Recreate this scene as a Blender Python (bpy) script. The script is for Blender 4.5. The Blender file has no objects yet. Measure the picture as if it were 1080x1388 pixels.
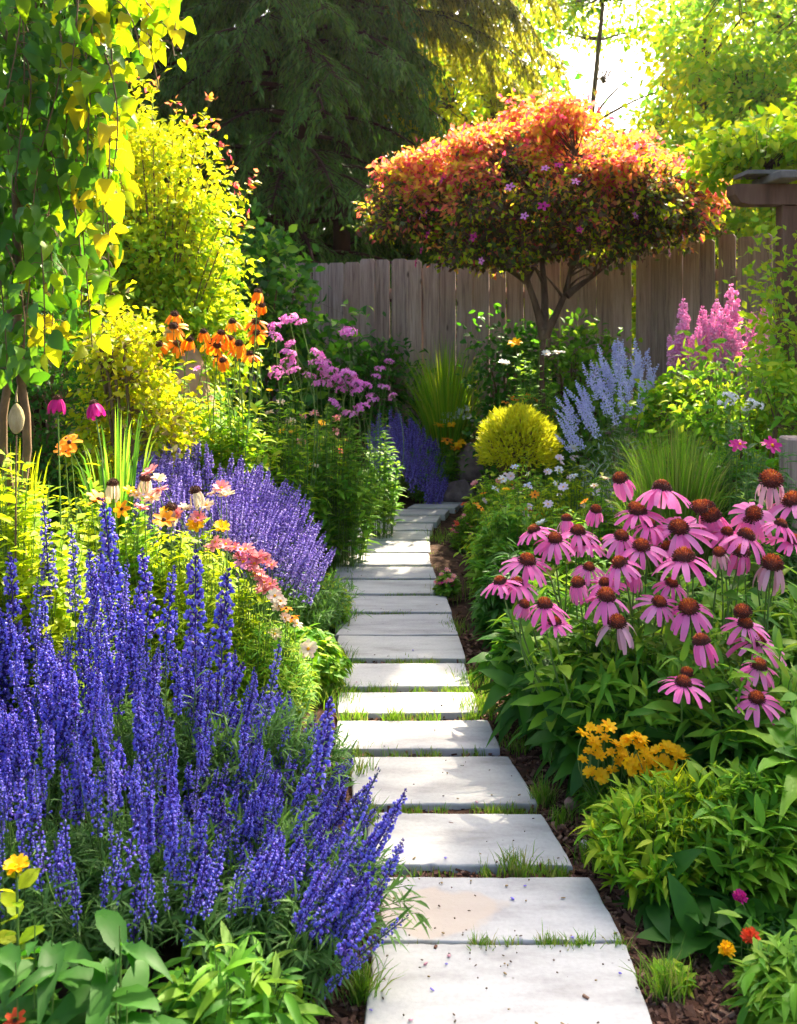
import bpy, math, random
import numpy as np
from mathutils import Vector, Matrix

# ------------------------------------------------------------------ camera, sky, sun, exposure
SC = bpy.context.scene
COL = SC.collection
F, HZ, EYE = 1250.0, 430.0, 1.35          # focal length and eye line in pixels of the photograph, eye height in metres
SUN_ELEV, SUN_AZ = 43.0, 26.0             # degrees above the ground, degrees right of the view
cam_d = bpy.data.cameras.new('camera')
cam = bpy.data.objects.new('camera', cam_d)
COL.objects.link(cam)
cam.location = (0, 0, EYE)
cam.rotation_euler = (math.radians(90), 0, 0)
cam_d.sensor_fit = 'VERTICAL'
cam_d.sensor_height = 36
cam_d.lens = 36 * F / 1388
cam_d.shift_y = -(694 - HZ) / 1388
cam_d.clip_start = 0.05
cam_d.clip_end = 500
cam_d.dof.use_dof = True
cam_d.dof.focus_distance = 3.0
cam_d.dof.aperture_fstop = 6.5
SC.camera = cam
SC.render.resolution_x, SC.render.resolution_y = 797, 1024

W = bpy.data.worlds.new('World')
SC.world = W
W.use_nodes = True
nt = W.node_tree
bg = nt.nodes['Background']
sky = nt.nodes.new('ShaderNodeTexSky')
sky.sky_type = 'NISHITA'
sky.sun_disc = False
sky.sun_elevation = math.radians(SUN_ELEV)
sky.sun_rotation = math.radians(SUN_AZ)
sky.air_density = 0.8
sky.dust_density = 6.0
sky.ozone_density = 0.2
nt.links.new(sky.outputs[0], bg.inputs[0])
bg.inputs[1].default_value = 0.11

sl = bpy.data.lights.new('sun', 'SUN')
sl.energy = 4.6
sl.angle = math.radians(1.0)
sl.color = (1.0, 0.87, 0.64)
so = bpy.data.objects.new('sun', sl)
COL.objects.link(so)
_e, _a = math.radians(SUN_ELEV), math.radians(SUN_AZ)
SD = Vector((math.sin(_a) * math.cos(_e), math.cos(_a) * math.cos(_e), math.sin(_e)))
so.rotation_euler = (-SD).to_track_quat('-Z', 'Y').to_euler()

SC.view_settings.view_transform = 'Standard'
SC.view_settings.look = 'None'
SC.view_settings.exposure = 2.56
SC.view_settings.gamma = 1.0
SC.cycles.max_bounces = 7
SC.cycles.diffuse_bounces = 4
SC.cycles.glossy_bounces = 2
SC.cycles.transmission_bounces = 4
SC.cycles.caustics_reflective = False
SC.cycles.caustics_refractive = False
SC.cycles.sample_clamp_indirect = 6

# ------------------------------------------------------------------ small maths
def R(seed): return np.random.default_rng(seed)
def px(x, y, Y): return np.array([(x - 540) / F * Y, Y, EYE + (HZ - y) / F * Y])
def gx(x, Y): return (x - 540) / F * Y
def unit(v):
    v = np.asarray(v, float)
    return v / np.maximum(np.linalg.norm(v, axis=-1, keepdims=True), 1e-9)
UP = np.array([0, 0, 1.0])

class MB:
    def __init__(s): s.v = []; s.f = []; s.n = 0
    def add(s, V, faces, mat=0):
        V = np.asarray(V, np.float32).reshape(-1, 3)
        for Fc in faces:
            Fc = np.asarray(Fc, np.int64)
            s.f.append((Fc + s.n, mat))
        s.v.append(V); s.n += len(V)
        return s
    def mesh(s, name, mats, smooth=True):
        me = bpy.data.meshes.new(name)
        if not s.v: return me
        V = np.concatenate(s.v)
        me.vertices.add(len(V)); me.vertices.foreach_set('co', V.ravel())
        idx = np.concatenate([f.ravel() for f, m in s.f])
        tot = np.concatenate([np.full(len(f), f.shape[1]) for f, m in s.f])
        mi = np.concatenate([np.full(len(f), m) for f, m in s.f])
        me.loops.add(len(idx)); me.loops.foreach_set('vertex_index', idx.astype(np.int32))
        me.polygons.add(len(tot))
        me.polygons.foreach_set('loop_start', (np.cumsum(tot) - tot).astype(np.int32))
        me.polygons.foreach_set('loop_total', tot.astype(np.int32))
        me.polygons.foreach_set('material_index', mi.astype(np.int32))
        me.polygons.foreach_set('use_smooth', np.full(len(tot), smooth))
        for m in (mats if isinstance(mats, (list, tuple)) else [mats]): me.materials.append(m)
        me.update(calc_edges=True)
        return me
    def build(s, name, mats, parent=None, loc=None, smooth=True):
        return put(name, s.mesh(name, mats, smooth), parent, loc)

def put(name, me, parent=None, loc=None):
    o = bpy.data.objects.new(name, me); COL.objects.link(o)
    if parent is not None: o.parent = parent
    if loc is not None: o.location = tuple(float(c) for c in loc)
    return o
def tag(o, label=None, cat=None, group=None, kind=None):
    if label: o['label'] = label
    if cat: o['category'] = cat
    if group: o['group'] = group
    if kind: o['kind'] = kind
    return o
def thing(name, label, cat, loc, group=None):
    o = bpy.data.objects.new(name, None); COL.objects.link(o)
    o.empty_display_size = 0.1
    o.location = tuple(float(c) for c in loc)
    return tag(o, label, cat, group)
def place(name, me, parent, pos, axis, roll=0.0, scale=1.0):
    """link a shared mesh whose +Z looks along axis"""
    o = bpy.data.objects.new(name, me); COL.objects.link(o)
    o.parent = parent
    q = Vector([float(a) for a in axis]).to_track_quat('Z', 'Y')
    m = q.to_matrix() @ Matrix.Rotation(roll, 3, 'Z')
    o.rotation_euler = m.to_euler()
    o.location = tuple(float(c) for c in pos)
    o.scale = (scale,) * 3
    return o

# ------------------------------------------------------------------ shape kit
def leafT(prof='lance', n=4, width=.3, curl=.25, fold=.25, wave=0.0):
    """unit leaf along +Y, normal +Z: three columns of vertices"""
    t = np.linspace(0, 1, n + 1)
    if prof == 'lance': w = np.sin(np.pi * np.clip(t, 0, 1) ** .8) ** .9
    elif prof == 'oval': w = np.sin(np.pi * t ** .85) ** .6
    elif prof == 'heart': w = np.where(t < .25, .55 + .45 * (t / .25) ** .5, ((1 - t) / .75) ** .75)
    elif prof == 'petal': w = np.sin(np.pi * (t * .86 + .06)) ** .55
    else: w = (1 - t) ** .6
    w = np.maximum(w, .03) * width / 2
    if prof == 'petal': w[-1] = width * .3
    a = -curl * t ** 1.3 * 1.6
    ds = 1.0 / n
    y = np.concatenate([[0], np.cumsum(np.cos(a[1:]) * ds)])
    z = np.concatenate([[0], np.cumsum(np.sin(a[1:]) * ds)])
    V = []
    for i in range(n + 1):
        zz = fold * w[i] + wave * w[i] * (1 if i % 2 else -1)
        V += [(-w[i], y[i], z[i] + zz), (0, y[i], z[i]), (w[i], y[i], z[i] + zz)]
    Q = []
    for i in range(n):
        b = 3 * i
        Q += [(b, b + 1, b + 4, b + 3), (b + 1, b + 2, b + 5, b + 4)]
    return np.array(V), [np.array(Q)]
def inst(T, pos, ax, nrm, sc):
    V, faces = T
    pos = np.asarray(pos, float).reshape(-1, 3); N = len(pos)
    y = unit(ax); x = unit(np.cross(y, nrm) + 1e-6); z = np.cross(x, y)
    M = np.stack([x, y, z], 1)
    sc = np.asarray(sc, float)
    S = np.broadcast_to(sc.reshape(N, -1) if sc.ndim else sc, (N, 3))
    out = np.einsum('vk,nk,nkj->nvj', V, S, M) + pos[:, None]
    k = len(V); off = (np.arange(N) * k)[:, None, None]
    return out.reshape(-1, 3), [(f[None] + off).reshape(-1, f.shape[1]) for f in faces]
def tubes(C, rad, k=4):
    """C: N,M,3 curves; rad: N,M"""
    C = np.asarray(C, float)
    if C.ndim == 2: C = C[None]
    N, M, _ = C.shape
    rad = np.broadcast_to(np.asarray(rad, float), (N, M))
    T = unit(np.gradient(C, axis=1))
    ref = np.where(np.abs(T[..., 2:3]) > .9, np.array([1., 0, 0]), UP)
    a = unit(np.cross(T, ref)); b = np.cross(T, a)
    ang = np.arange(k) * 2 * np.pi / k
    ring = C[:, :, None] + rad[:, :, None, None] * (np.cos(ang)[:, None] * a[:, :, None] + np.sin(ang)[:, None] * b[:, :, None])
    n = np.arange(N)[:, None, None] * M * k
    m = np.arange(M - 1)[None, :, None] * k
    j = np.arange(k)[None, None]; j2 = (j + 1) % k
    Q = np.stack([n + m + j, n + m + j2, n + m + k + j2, n + m + k + j], -1).reshape(-1, 4)
    return ring.reshape(-1, 3), [Q]
def ribbons(C, wid, side):
    N, M, _ = C.shape
    T = unit(np.gradient(C, axis=1)); s = unit(np.cross(T, side[:, None]))
    wid = np.broadcast_to(wid, (N, M))[..., None]
    V = np.stack([C - s * wid / 2, C + s * wid / 2], 2)
    n = np.arange(N)[:, None] * M * 2; m = np.arange(M - 1)[None] * 2
    Q = np.stack([n + m, n + m + 1, n + m + 3, n + m + 2], -1).reshape(-1, 4)
    return V.reshape(-1, 3), [Q]
def bez(p0, p1, p2, M):
    t = np.linspace(0, 1, M)[None, :, None]
    return (1 - t) ** 2 * p0[:, None] + 2 * t * (1 - t) * p1[:, None] + t ** 2 * p2[:, None]
def lerpc(C, t):
    """points and tangents of curves C (N,M,3) at parameters t (N,K)"""
    N, M, _ = C.shape
    u = np.clip(t, 0, 1) * (M - 1); i = np.minimum(u.astype(int), M - 2); f = (u - i)[..., None]
    a = np.take_along_axis(C, i[..., None].repeat(3, -1), 1); b = np.take_along_axis(C, (i + 1)[..., None].repeat(3, -1), 1)
    return a * (1 - f) + b * f, unit(b - a)
def rnd(r, n): return unit(r.normal(size=(n, 3)))
def ico(sub=1):
    import bmesh
    bm = bmesh.new(); bmesh.ops.create_icosphere(bm, subdivisions=sub, radius=1)
    V = np.array([v.co[:] for v in bm.verts]); Fa = np.array([[v.index for v in f.verts] for f in bm.faces]); bm.free()
    return V, [Fa]
def box(x0, x1, y0, y1, z0, z1):
    V = np.array([(x, y, z) for z in (z0, z1) for y in (y0, y1) for x in (x0, x1)], float)
    return V, [np.array([(0, 2, 3, 1), (4, 5, 7, 6), (0, 1, 5, 4), (2, 6, 7, 3), (0, 4, 6, 2), (1, 3, 7, 5)])]

# ------------------------------------------------------------------ materials
def _mat(name):
    m = bpy.data.materials.new(name); m.use_nodes = True
    t = m.node_tree; t.nodes.clear()
    return m, t, t.nodes.new('ShaderNodeOutputMaterial')
def ramp(t, fac, cols, pos=None):
    r = t.nodes.new('ShaderNodeValToRGB')
    n = len(cols); E = r.color_ramp.elements
    pos = pos or [i / max(1, n - 1) for i in range(n)]
    E[0].position = pos[0]; E[0].color = (*cols[0], 1)
    E[1].position = pos[-1]; E[1].color = (*cols[-1], 1)
    for i in range(1, n - 1): E.new(pos[i]).color = (*cols[i], 1)
    t.links.new(fac, r.inputs[0])
    return r.outputs[0]
def leafy(name, cols, trans=None, tf=.4, rough=.55, spec=.22, noise=0.0):
    """thin plant tissue: every leaf takes its own colour from the ramp and lets light through"""
    m, t, out = _mat(name); L = t.links.new
    g = t.nodes.new('ShaderNodeNewGeometry'); oi = t.nodes.new('ShaderNodeObjectInfo')
    ad = t.nodes.new('ShaderNodeMath'); ad.operation = 'MULTIPLY_ADD'
    L(oi.outputs['Random'], ad.inputs[0]); ad.inputs[1].default_value = .37; L(g.outputs['Random Per Island'], ad.inputs[2])
    fr = t.nodes.new('ShaderNodeMath'); fr.operation = 'PINGPONG'; fr.inputs[1].default_value = 1.0
    L(ad.outputs[0], fr.inputs[0])
    c = ramp(t, fr.outputs[0], cols)
    p = t.nodes.new('ShaderNodeBsdfPrincipled'); L(c, p.inputs['Base Color'])
    p.inputs['Roughness'].default_value = rough; p.inputs['Specular IOR Level'].default_value = spec
    tr = t.nodes.new('ShaderNodeBsdfTranslucent')
    if trans:
        c2 = ramp(t, fr.outputs[0], trans); L(c2, tr.inputs[0])
    else: L(c, tr.inputs[0])
    mx = t.nodes.new('ShaderNodeMixShader'); mx.inputs[0].default_value = tf
    L(p.outputs[0], mx.inputs[1]); L(tr.outputs[0], mx.inputs[2]); L(mx.outputs[0], out.inputs[0])
    return m
def solid(name, cols, scale=8, rough=.8, spec=.3, bump=.0, stretch=(1, 1, 1), detail=6, island=0.0):
    m, t, out = _mat(name); L = t.links.new
    tc = t.nodes.new('ShaderNodeTexCoord'); mp = t.nodes.new('ShaderNodeMapping'); mp.inputs['Scale'].default_value = stretch
    L(tc.outputs['Object'], mp.inputs[0])
    n = t.nodes.new('ShaderNodeTexNoise'); n.inputs['Scale'].default_value = scale; n.inputs['Detail'].default_value = detail
    n.inputs['Roughness'].default_value = .65
    L(mp.outputs[0], n.inputs[0])
    fac = n.outputs[0]
    if island:
        g = t.nodes.new('ShaderNodeNewGeometry'); mm = t.nodes.new('ShaderNodeMix'); mm.inputs[0].default_value = island
        L(fac, mm.inputs[2]); L(g.outputs['Random Per Island'], mm.inputs[3]); fac = mm.outputs[0]
    c = ramp(t, fac, cols, [.3 + .4 * i / max(1, len(cols) - 1) for i in range(len(cols))] if not island else None)
    p = t.nodes.new('ShaderNodeBsdfPrincipled'); L(c, p.inputs['Base Color'])
    p.inputs['Roughness'].default_value = rough; p.inputs['Specular IOR Level'].default_value = spec
    if bump:
        b = t.nodes.new('ShaderNodeBump'); b.inputs['Strength'].default_value = bump; b.inputs['Distance'].default_value = .01
        L(n.outputs[0], b.inputs['Height']); L(b.outputs[0], p.inputs['Normal'])
    L(p.outputs[0], out.inputs[0])
    return m

G = {}
def gm(k, *a, **kw): G[k] = leafy('leaf_' + k, *a, **kw)
gm('salvia', [(.045, .12, .03), (.07, .17, .035), (.11, .22, .06)], [(.10, .26, .03), (.16, .38, .04), (.25, .5, .08)])
gm('deep', [(.010, .06, .007), (.020, .09, .009), (.04, .14, .013)], [(.04, .22, .01), (.07, .30, .01), (.14, .42, .015)], tf=.35)
gm('mid', [(.028, .11, .008), (.05, .18, .010), (.11, .28, .015), (.16, .28, .016)], [(.10, .32, .02), (.2, .5, .03), (.35, .65, .04), (.4, .6, .04)])
gm('bright', [(.05, .18, .008), (.09, .26, .01), (.16, .36, .014), (.32, .40, .02)], [(.18, .45, .01), (.3, .6, .01), (.45, .72, .02), (.65, .65, .03)], tf=.45)
gm('lime', [(.12, .26, .006), (.24, .38, .008), (.36, .43, .01)], [(.36, .58, .006), (.55, .7, .008), (.7, .72, .01)], tf=.5)
gm('gold', [(.18, .28, .006), (.34, .40, .008), (.46, .42, .01)], [(.55, .68, .005), (.75, .75, .008), (.85, .68, .01)], tf=.5)
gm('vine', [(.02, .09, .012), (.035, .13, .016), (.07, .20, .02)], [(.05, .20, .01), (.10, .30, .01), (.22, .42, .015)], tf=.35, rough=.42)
gm('sunpaint_vine', [(.05, .18, .006), (.10, .25, .006), (.20, .30, .008), (.34, .27, .01)], [(.12, .40, .004), (.26, .52, .004), (.48, .60, .005), (.66, .50, .008)], tf=.5)  # vine leaf with the sun's glow painted into its colour
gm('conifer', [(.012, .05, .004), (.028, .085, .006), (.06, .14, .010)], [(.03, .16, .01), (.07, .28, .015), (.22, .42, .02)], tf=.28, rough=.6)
gm('conifer_sunpaint', [(.03, .07, .02), (.07, .11, .02), (.14, .16, .02)], [(.25, .32, .02), (.5, .5, .02), (.7, .6, .03)], tf=.45)  # conifer leaf with backlight painted into the base colour
gm('bronze', [(.02, .06, .012), (.06, .035, .02), (.035, .09, .015), (.09, .025, .03)], [(.06, .16, .02), (.2, .10, .04), (.14, .25, .02), (.3, .06, .06)], tf=.3)
gm('coral', [(.5, .03, .08), (.6, .07, .06), (.6, .22, .03), (.42, .03, .08), (.55, .12, .07), (.5, .4, .03), (.5, .05, .10)], [(.9, .04, .14), (.95, .10, .10), (.95, .36, .05), (.85, .05, .16), (.95, .2, .12), (.95, .66, .05), (.9, .06, .16)], tf=.5)
gm('grass', [(.04, .13, .010), (.07, .20, .012), (.13, .28, .02), (.05, .16, .01), (.28, .27, .08)], [(.10, .32, .01), (.2, .46, .015), (.35, .58, .03), (.15, .4, .01), (.45, .42, .1)], tf=.35)
gm('silver', [(.15, .22, .13), (.25, .33, .2), (.35, .42, .3)], tf=.3)
gm('straw', [(.4, .32, .12), (.5, .42, .18), (.3, .22, .08)], tf=.3)
G['stem'] = solid('green_stem', [(.06, .14, .02), (.14, .24, .05)], 20, .6)
G['stembrown'] = solid('brown_stem', [(.08, .05, .025), (.18, .11, .05)], 20, .8)
G['bark'] = solid('bark', [(.03, .02, .014), (.09, .055, .038), (.16, .11, .08)], 14, .95, .15, .8, (1, 1, .2))
G['redbark'] = solid('reddish_bark', [(.02, .010, .007), (.06, .024, .016)], 10, .95, .15, .8, (1, 1, .2))
P_ = {}
def pm(k, *a, **kw): P_[k] = leafy('petal_' + k, *a, **kw)
pm('blue', [(.08, .07, .52), (.15, .14, .74), (.32, .32, .88), (.24, .14, .68), (.14, .15, .78)], tf=.3, rough=.5)
pm('bluedark', [(.02, .015, .14), (.04, .03, .26), (.07, .03, .2)], tf=.2)
pm('violet', [(.22, .14, .55), (.34, .25, .75), (.55, .46, .85), (.3, .16, .6)], tf=.3)
pm('violetdark', [(.08, .06, .24), (.14, .09, .34)], tf=.2)
pm('indigo', [(.14, .10, .55), (.24, .18, .72), (.36, .30, .82)], tf=.3)
pm('paleblue', [(.42, .42, .74), (.58, .58, .84), (.74, .74, .9)], tf=.35)
pm('pinkspike', [(.85, .30, .6), (.9, .42, .7), (.92, .58, .8)], tf=.55)
pm('pinkcone', [(.80, .12, .42), (.90, .21, .54), (.93, .36, .66)], [(.95, .12, .48), (.97, .22, .58), (.98, .38, .68)], tf=.45, rough=.5)
pm('pinkfade', [(.75, .35, .5), (.8, .5, .58), (.6, .3, .36)], tf=.4)
pm('magenta', [(.45, .01, .18), (.6, .02, .28), (.5, .02, .2)], tf=.35)
pm('phlox', [(.6, .10, .5), (.75, .2, .6), (.8, .35, .68)], tf=.35)
pm('orange', [(.8, .16, .006), (.85, .25, .008), (.85, .34, .01)], [(.95, .22, .006), (.98, .34, .008), (.98, .45, .01)], tf=.4)
pm('yellow', [(.92, .52, .006), (.95, .64, .01), (.92, .45, .006)], [(.98, .55, .005), (.98, .7, .01), (.98, .5, .005)], tf=.45)
pm('cream', [(.75, .62, .4), (.8, .72, .55), (.8, .55, .45)], tf=.4)
pm('white', [(.75, .75, .72), (.8, .8, .78), (.72, .7, .74)], tf=.3)
pm('rose', [(.75, .16, .2), (.8, .3, .34), (.82, .42, .4)], tf=.35)
pm('red', [(.6, .02, .015), (.7, .05, .02), (.75, .1, .03)], tf=.3)
pm('blush', [(.75, .5, .55), (.8, .66, .7), (.7, .6, .75)], tf=.35)
def cone_mat():
    m, t, out = _mat('coneflower_cone'); L = t.links.new
    tc = t.nodes.new('ShaderNodeTexCoord'); sp = t.nodes.new('ShaderNodeSeparateXYZ'); L(tc.outputs['Object'], sp.inputs[0])
    mr = t.nodes.new('ShaderNodeMapRange'); mr.inputs[1].default_value = 0; mr.inputs[2].default_value = .031
    L(sp.outputs[2], mr.inputs[0])
    g = t.nodes.new('ShaderNodeNewGeometry'); ad = t.nodes.new('ShaderNodeMath'); ad.operation = 'MULTIPLY_ADD'
    L(g.outputs['Random Per Island'], ad.inputs[0]); ad.inputs[1].default_value = .35; L(mr.outputs[0], ad.inputs[2])
    c = ramp(t, ad.outputs[0], [(.03, .008, .006), (.11, .015, .008), (.58, .09, .008), (.80, .25, .016)], [.1, .5, .85, 1.0])
    p = t.nodes.new('ShaderNodeBsdfPrincipled'); L(c, p.inputs[0]); p.inputs['Roughness'].default_value = .6
    L(p.outputs[0], out.inputs[0]); return m
M_cone = cone_mat()
M_dark = solid('dark_flower_centre', [(.03, .012, .008), (.12, .04, .015)], 200, .8)

# ------------------------------------------------------------------ flower kit
T_lance = leafT('lance', 5, .22, .35); T_lance2 = leafT('lance', 4, .34, .3); T_oval = leafT('oval', 3, .6, .25)
T_oval2 = leafT('oval', 2, .62, .2); T_heart = leafT('heart', 6, .72, .45, .22, .1); T_narrow = leafT('lance', 3, .13, .3, .2)
T_big = leafT('lance', 8, .36, .55, .3, .12); T_petal = leafT('petal', 5, .27, .35, .25); T_pet = leafT('petal', 2, .6, .3, .2)
ICO = ico(1)
def bud(n=4):
    V = [(0, 0, 0)] + [(math.cos(i * 2 * math.pi / n) * .5, .55, math.sin(i * 2 * math.pi / n) * .5) for i in range(n)] + [(0, 1, 0)]
    T = [(0, 1 + (i + 1) % n, 1 + i) for i in range(n)] + [(n + 1, 1 + i, 1 + (i + 1) % n) for i in range(n)]
    return np.array(V), [np.array(T)]
BUD = bud(4)
def spike_mesh(seed, L, r0, whorls, per, mats, size=.011, taper=.75, gap=.0, openf=1.0):
    """flower spike from z=0 to z=L"""
    r = R(seed); mb = MB()
    C = np.zeros((1, 6, 3)); C[0, :, 2] = np.linspace(-.01, L * .98, 6)
    bend = r.normal(size=2) * L * .04
    C[0, :, :2] = (np.linspace(0, 1, 6)[:, None] ** 2) * bend
    mb.add(*tubes(C, .0018, 4), 1)
    pos, ax, sc, pos2, ax2, sc2 = [], [], [], [], [], []
    for i in range(whorls):
        t = i / (whorls - 1); z = L * (t ** .93)
        if gap and r.random() < gap and t < .5: continue
        cx = bend * t * t; q = (1 - t) ** .55 * taper + (1 - taper)
        for k in range(per):
            if r.random() < .12: continue
            a = k * 2 * math.pi / per + i * .7 + r.normal() * .25
            d = np.array([math.cos(a), math.sin(a), .55 + r.normal() * .3 + .9 * t])
            rr = .25 * r0 * q
            p = np.array([cx[0] + math.cos(a) * rr, cx[1] + math.sin(a) * rr, z + r.normal() * L * .008])
            s = size * (.45 + .75 * q) * r.uniform(.75, 1.25)
            pos2.append(p); ax2.append(d); sc2.append((s * .5, s * .9, s * .5))
            if t < .9:
                pos.append(p + unit(d) * s * .6); dd = d + r.normal(size=3) * .4 - UP * .25; ax.append(dd)
                sc.append((s * .75 * openf, s * .85, s * .62 * openf))
                pos.append(p + unit(d) * s * .8); ax.append(dd - UP * 1.2); sc.append((s * .8 * openf, s * .7, s * .25))
    N = rnd(r, len(pos)); N2 = rnd(r, len(pos2))
    mb.add(*inst(BUD, np.array(pos), np.array(ax), N, np.array(sc)), 0)
    mb.add(*inst(BUD, np.array(pos2), np.array(ax2), N2, np.array(sc2)), 1)
    return mb.mesh('flower_spike', mats, smooth=False)
def daisy_petals(seed, n, rin, L, droop, mat, width=1.0, T=T_petal, jit=.12, layers=1):
    r = R(seed); P, A, N, S = [], [], [], []
    for l in range(layers):
        for k in range(n):
            a = (k + .5 * l) * 2 * math.pi / n + r.normal() * jit
            d = droop + r.normal() * .13 + .25 * l
            o = np.array([math.cos(a), math.sin(a), 0])
            P.append(o * rin + UP * r.normal() * .001); A.append(o * math.cos(d) - UP * math.sin(d)); N.append(UP * math.cos(d) + o * math.sin(d) + r.normal(size=3) * .12)
            s = L * r.uniform(.82, 1.08); S.append((s * width, s, s))
    return MB().add(*inst(T, P, A, N, np.array(S))).mesh('petals', mat)
def cone_mesh(seed, r0, h, mat, n=150):
    r = R(seed); mb = MB()
    V, Fc = ico(2); V = V * np.array([r0 * .86, r0 * .86, h * .86]); V[:, 2] = np.maximum(V[:, 2], -h * .15)
    mb.add(V, Fc)
    i = np.arange(n); ph = i * 2.39996; ct = 1 - (i + .5) / n * 1.1; st = np.sqrt(np.maximum(0, 1 - ct ** 2))
    D = np.stack([st * np.cos(ph), st * np.sin(ph), ct], 1)
    P = D * np.array([r0, r0, h]) * .8
    mb.add(*inst(BUD, P, D + UP * .35, rnd(r, n), np.array([(.0035, .0075 * (r0 / .02), .0035)] * n) * r.uniform(.8, 1.2, (n, 1))))
    return mb.mesh('cone', mat, smooth=False)
def small_flower(seed, n, L, mat, cmat, cup=.3, layers=1):
    """little open flower in one mesh: petals and eye"""
    r = R(seed); P, A, N = [], [], []
    for l in range(layers):
        for k in range(n):
            a = k * 2 * math.pi / n + l * .5; e = cup + l * .35 + r.normal() * .1
            o = np.array([math.cos(a), math.sin(a), 0]); P.append(o * L * .1)
            A.append(o * math.cos(e) + UP * math.sin(e)); N.append(UP - o * .3 + r.normal(size=3) * .1)
    mb = MB().add(*inst(T_pet, P, A, N, np.array([L * .9] * len(P))), 0)
    mb.add(ICO[0] * L * .2 + UP * L * .06, ICO[1], 1)
    return mb.mesh('flower', [mat, cmat])
def floret_head(seed, R0, n, mat, gmat, flat=.4):
    """domed cluster of little flowers"""
    r = R(seed); D = rnd(r, n); D[:, 2] = np.abs(D[:, 2]); P = D * np.array([R0, R0, R0 * flat])
    mb = MB()
    for k in range(5):
        a = r.uniform(0, 6.28, n); t = rnd(r, n)
        A = unit(D * .3 + np.cross(D, t)); mb.add(*inst(T_pet, P, A, D + .01, np.full((n, 1), R0 * .38) * np.ones((1, 3))), 0)
    C = bez(np.zeros((n, 3)) - UP * R0 * .5, P * .4, P, 4); mb.add(*tubes(C, .0012, 3), 1)
    return mb.mesh('flower_cluster', [mat, gmat])
print('kit ok')
# ------------------------------------------------------------------ plant builders (all in the plant's own space, base at 0,0,0)
def vary(r, S):
    n = len(S); return np.stack([S * r.uniform(.75, 1.2, n), S, S * r.uniform(.2, 2.1, n)], 1)
def foliage(r, rx, ry, h, nst, per, T, ls, t0=.35, up=.5, flop=.35, side=1.0, stemr=.002, lv=.45, M=7, spread=.25, aim=None, dome=1.0):
    """stems fanning out to a dome, leaves along them -> MB of stems and leaves (slot 0 leaf, slot 1 stem)"""
    a = r.uniform(0, 2 * np.pi, nst); q = np.sqrt(r.uniform(0, 1, nst))
    hh = h * (1 - dome * .55 * q ** 2) * r.uniform(.72, 1.06, nst)
    tip = np.stack([np.cos(a) * q * rx, np.sin(a) * q * ry, hh], 1)
    if aim is not None: tip += np.array(aim) * (.4 + .6 * r.random((nst, 1)))
    tip[:, 2] = np.maximum(tip[:, 2], .03)
    b = np.stack([np.cos(a) * q * rx * spread, np.sin(a) * q * ry * spread, np.zeros(nst)], 1)
    c = b * .6 + tip * .4; c[:, 2] = tip[:, 2] * (.55 + flop)
    C = bez(b, c, tip, M)
    mb = MB()
    mb.add(*tubes(C, np.linspace(1, .45, M)[None] * stemr, 4), 1)
    t = np.sort(r.uniform(t0, 1, (nst, per)), 1)
    P, D = lerpc(C, t)
    n = nst * per; P = P.reshape(-1, 3); D = D.reshape(-1, 3)
    X = unit(np.cross(D, rnd(r, n)))
    A = unit(D * up + X * side + UP * r.normal(size=(n, 1)) * .15)
    N = unit(UP * .8 + D * .5 + rnd(r, n) * .5)
    S = ls * r.uniform(1 - lv, 1 + lv, n) * (1.1 - .35 * t.ravel())
    mb.add(*inst(T, P, A, N, vary(r, S)), 0)
    return mb, C
def grassmb(r, n, h, rad, lean=.8, w=.004, M=7, base=.25, droop=.35):
    a = r.uniform(0, 2 * np.pi, n); q = r.uniform(0, 1, n) ** .7
    hh = h * r.uniform(.6, 1.05, n) * (1 - .25 * q * lean)
    tip = np.stack([np.cos(a) * q * rad, np.sin(a) * q * rad, hh], 1)
    b = tip * np.array([base, base, 0]); c = b * .7 + tip * .3; c[:, 2] = hh * (.8 + droop * q)
    C = bez(b, c, tip, M)
    side = rnd(r, n); side[:, 2] *= .2
    return MB().add(*ribbons(C, w * np.sin(np.linspace(.5, 1, M) * np.pi)[None] * r.uniform(.7, 1.2, (n, 1)), unit(side)))
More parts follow.
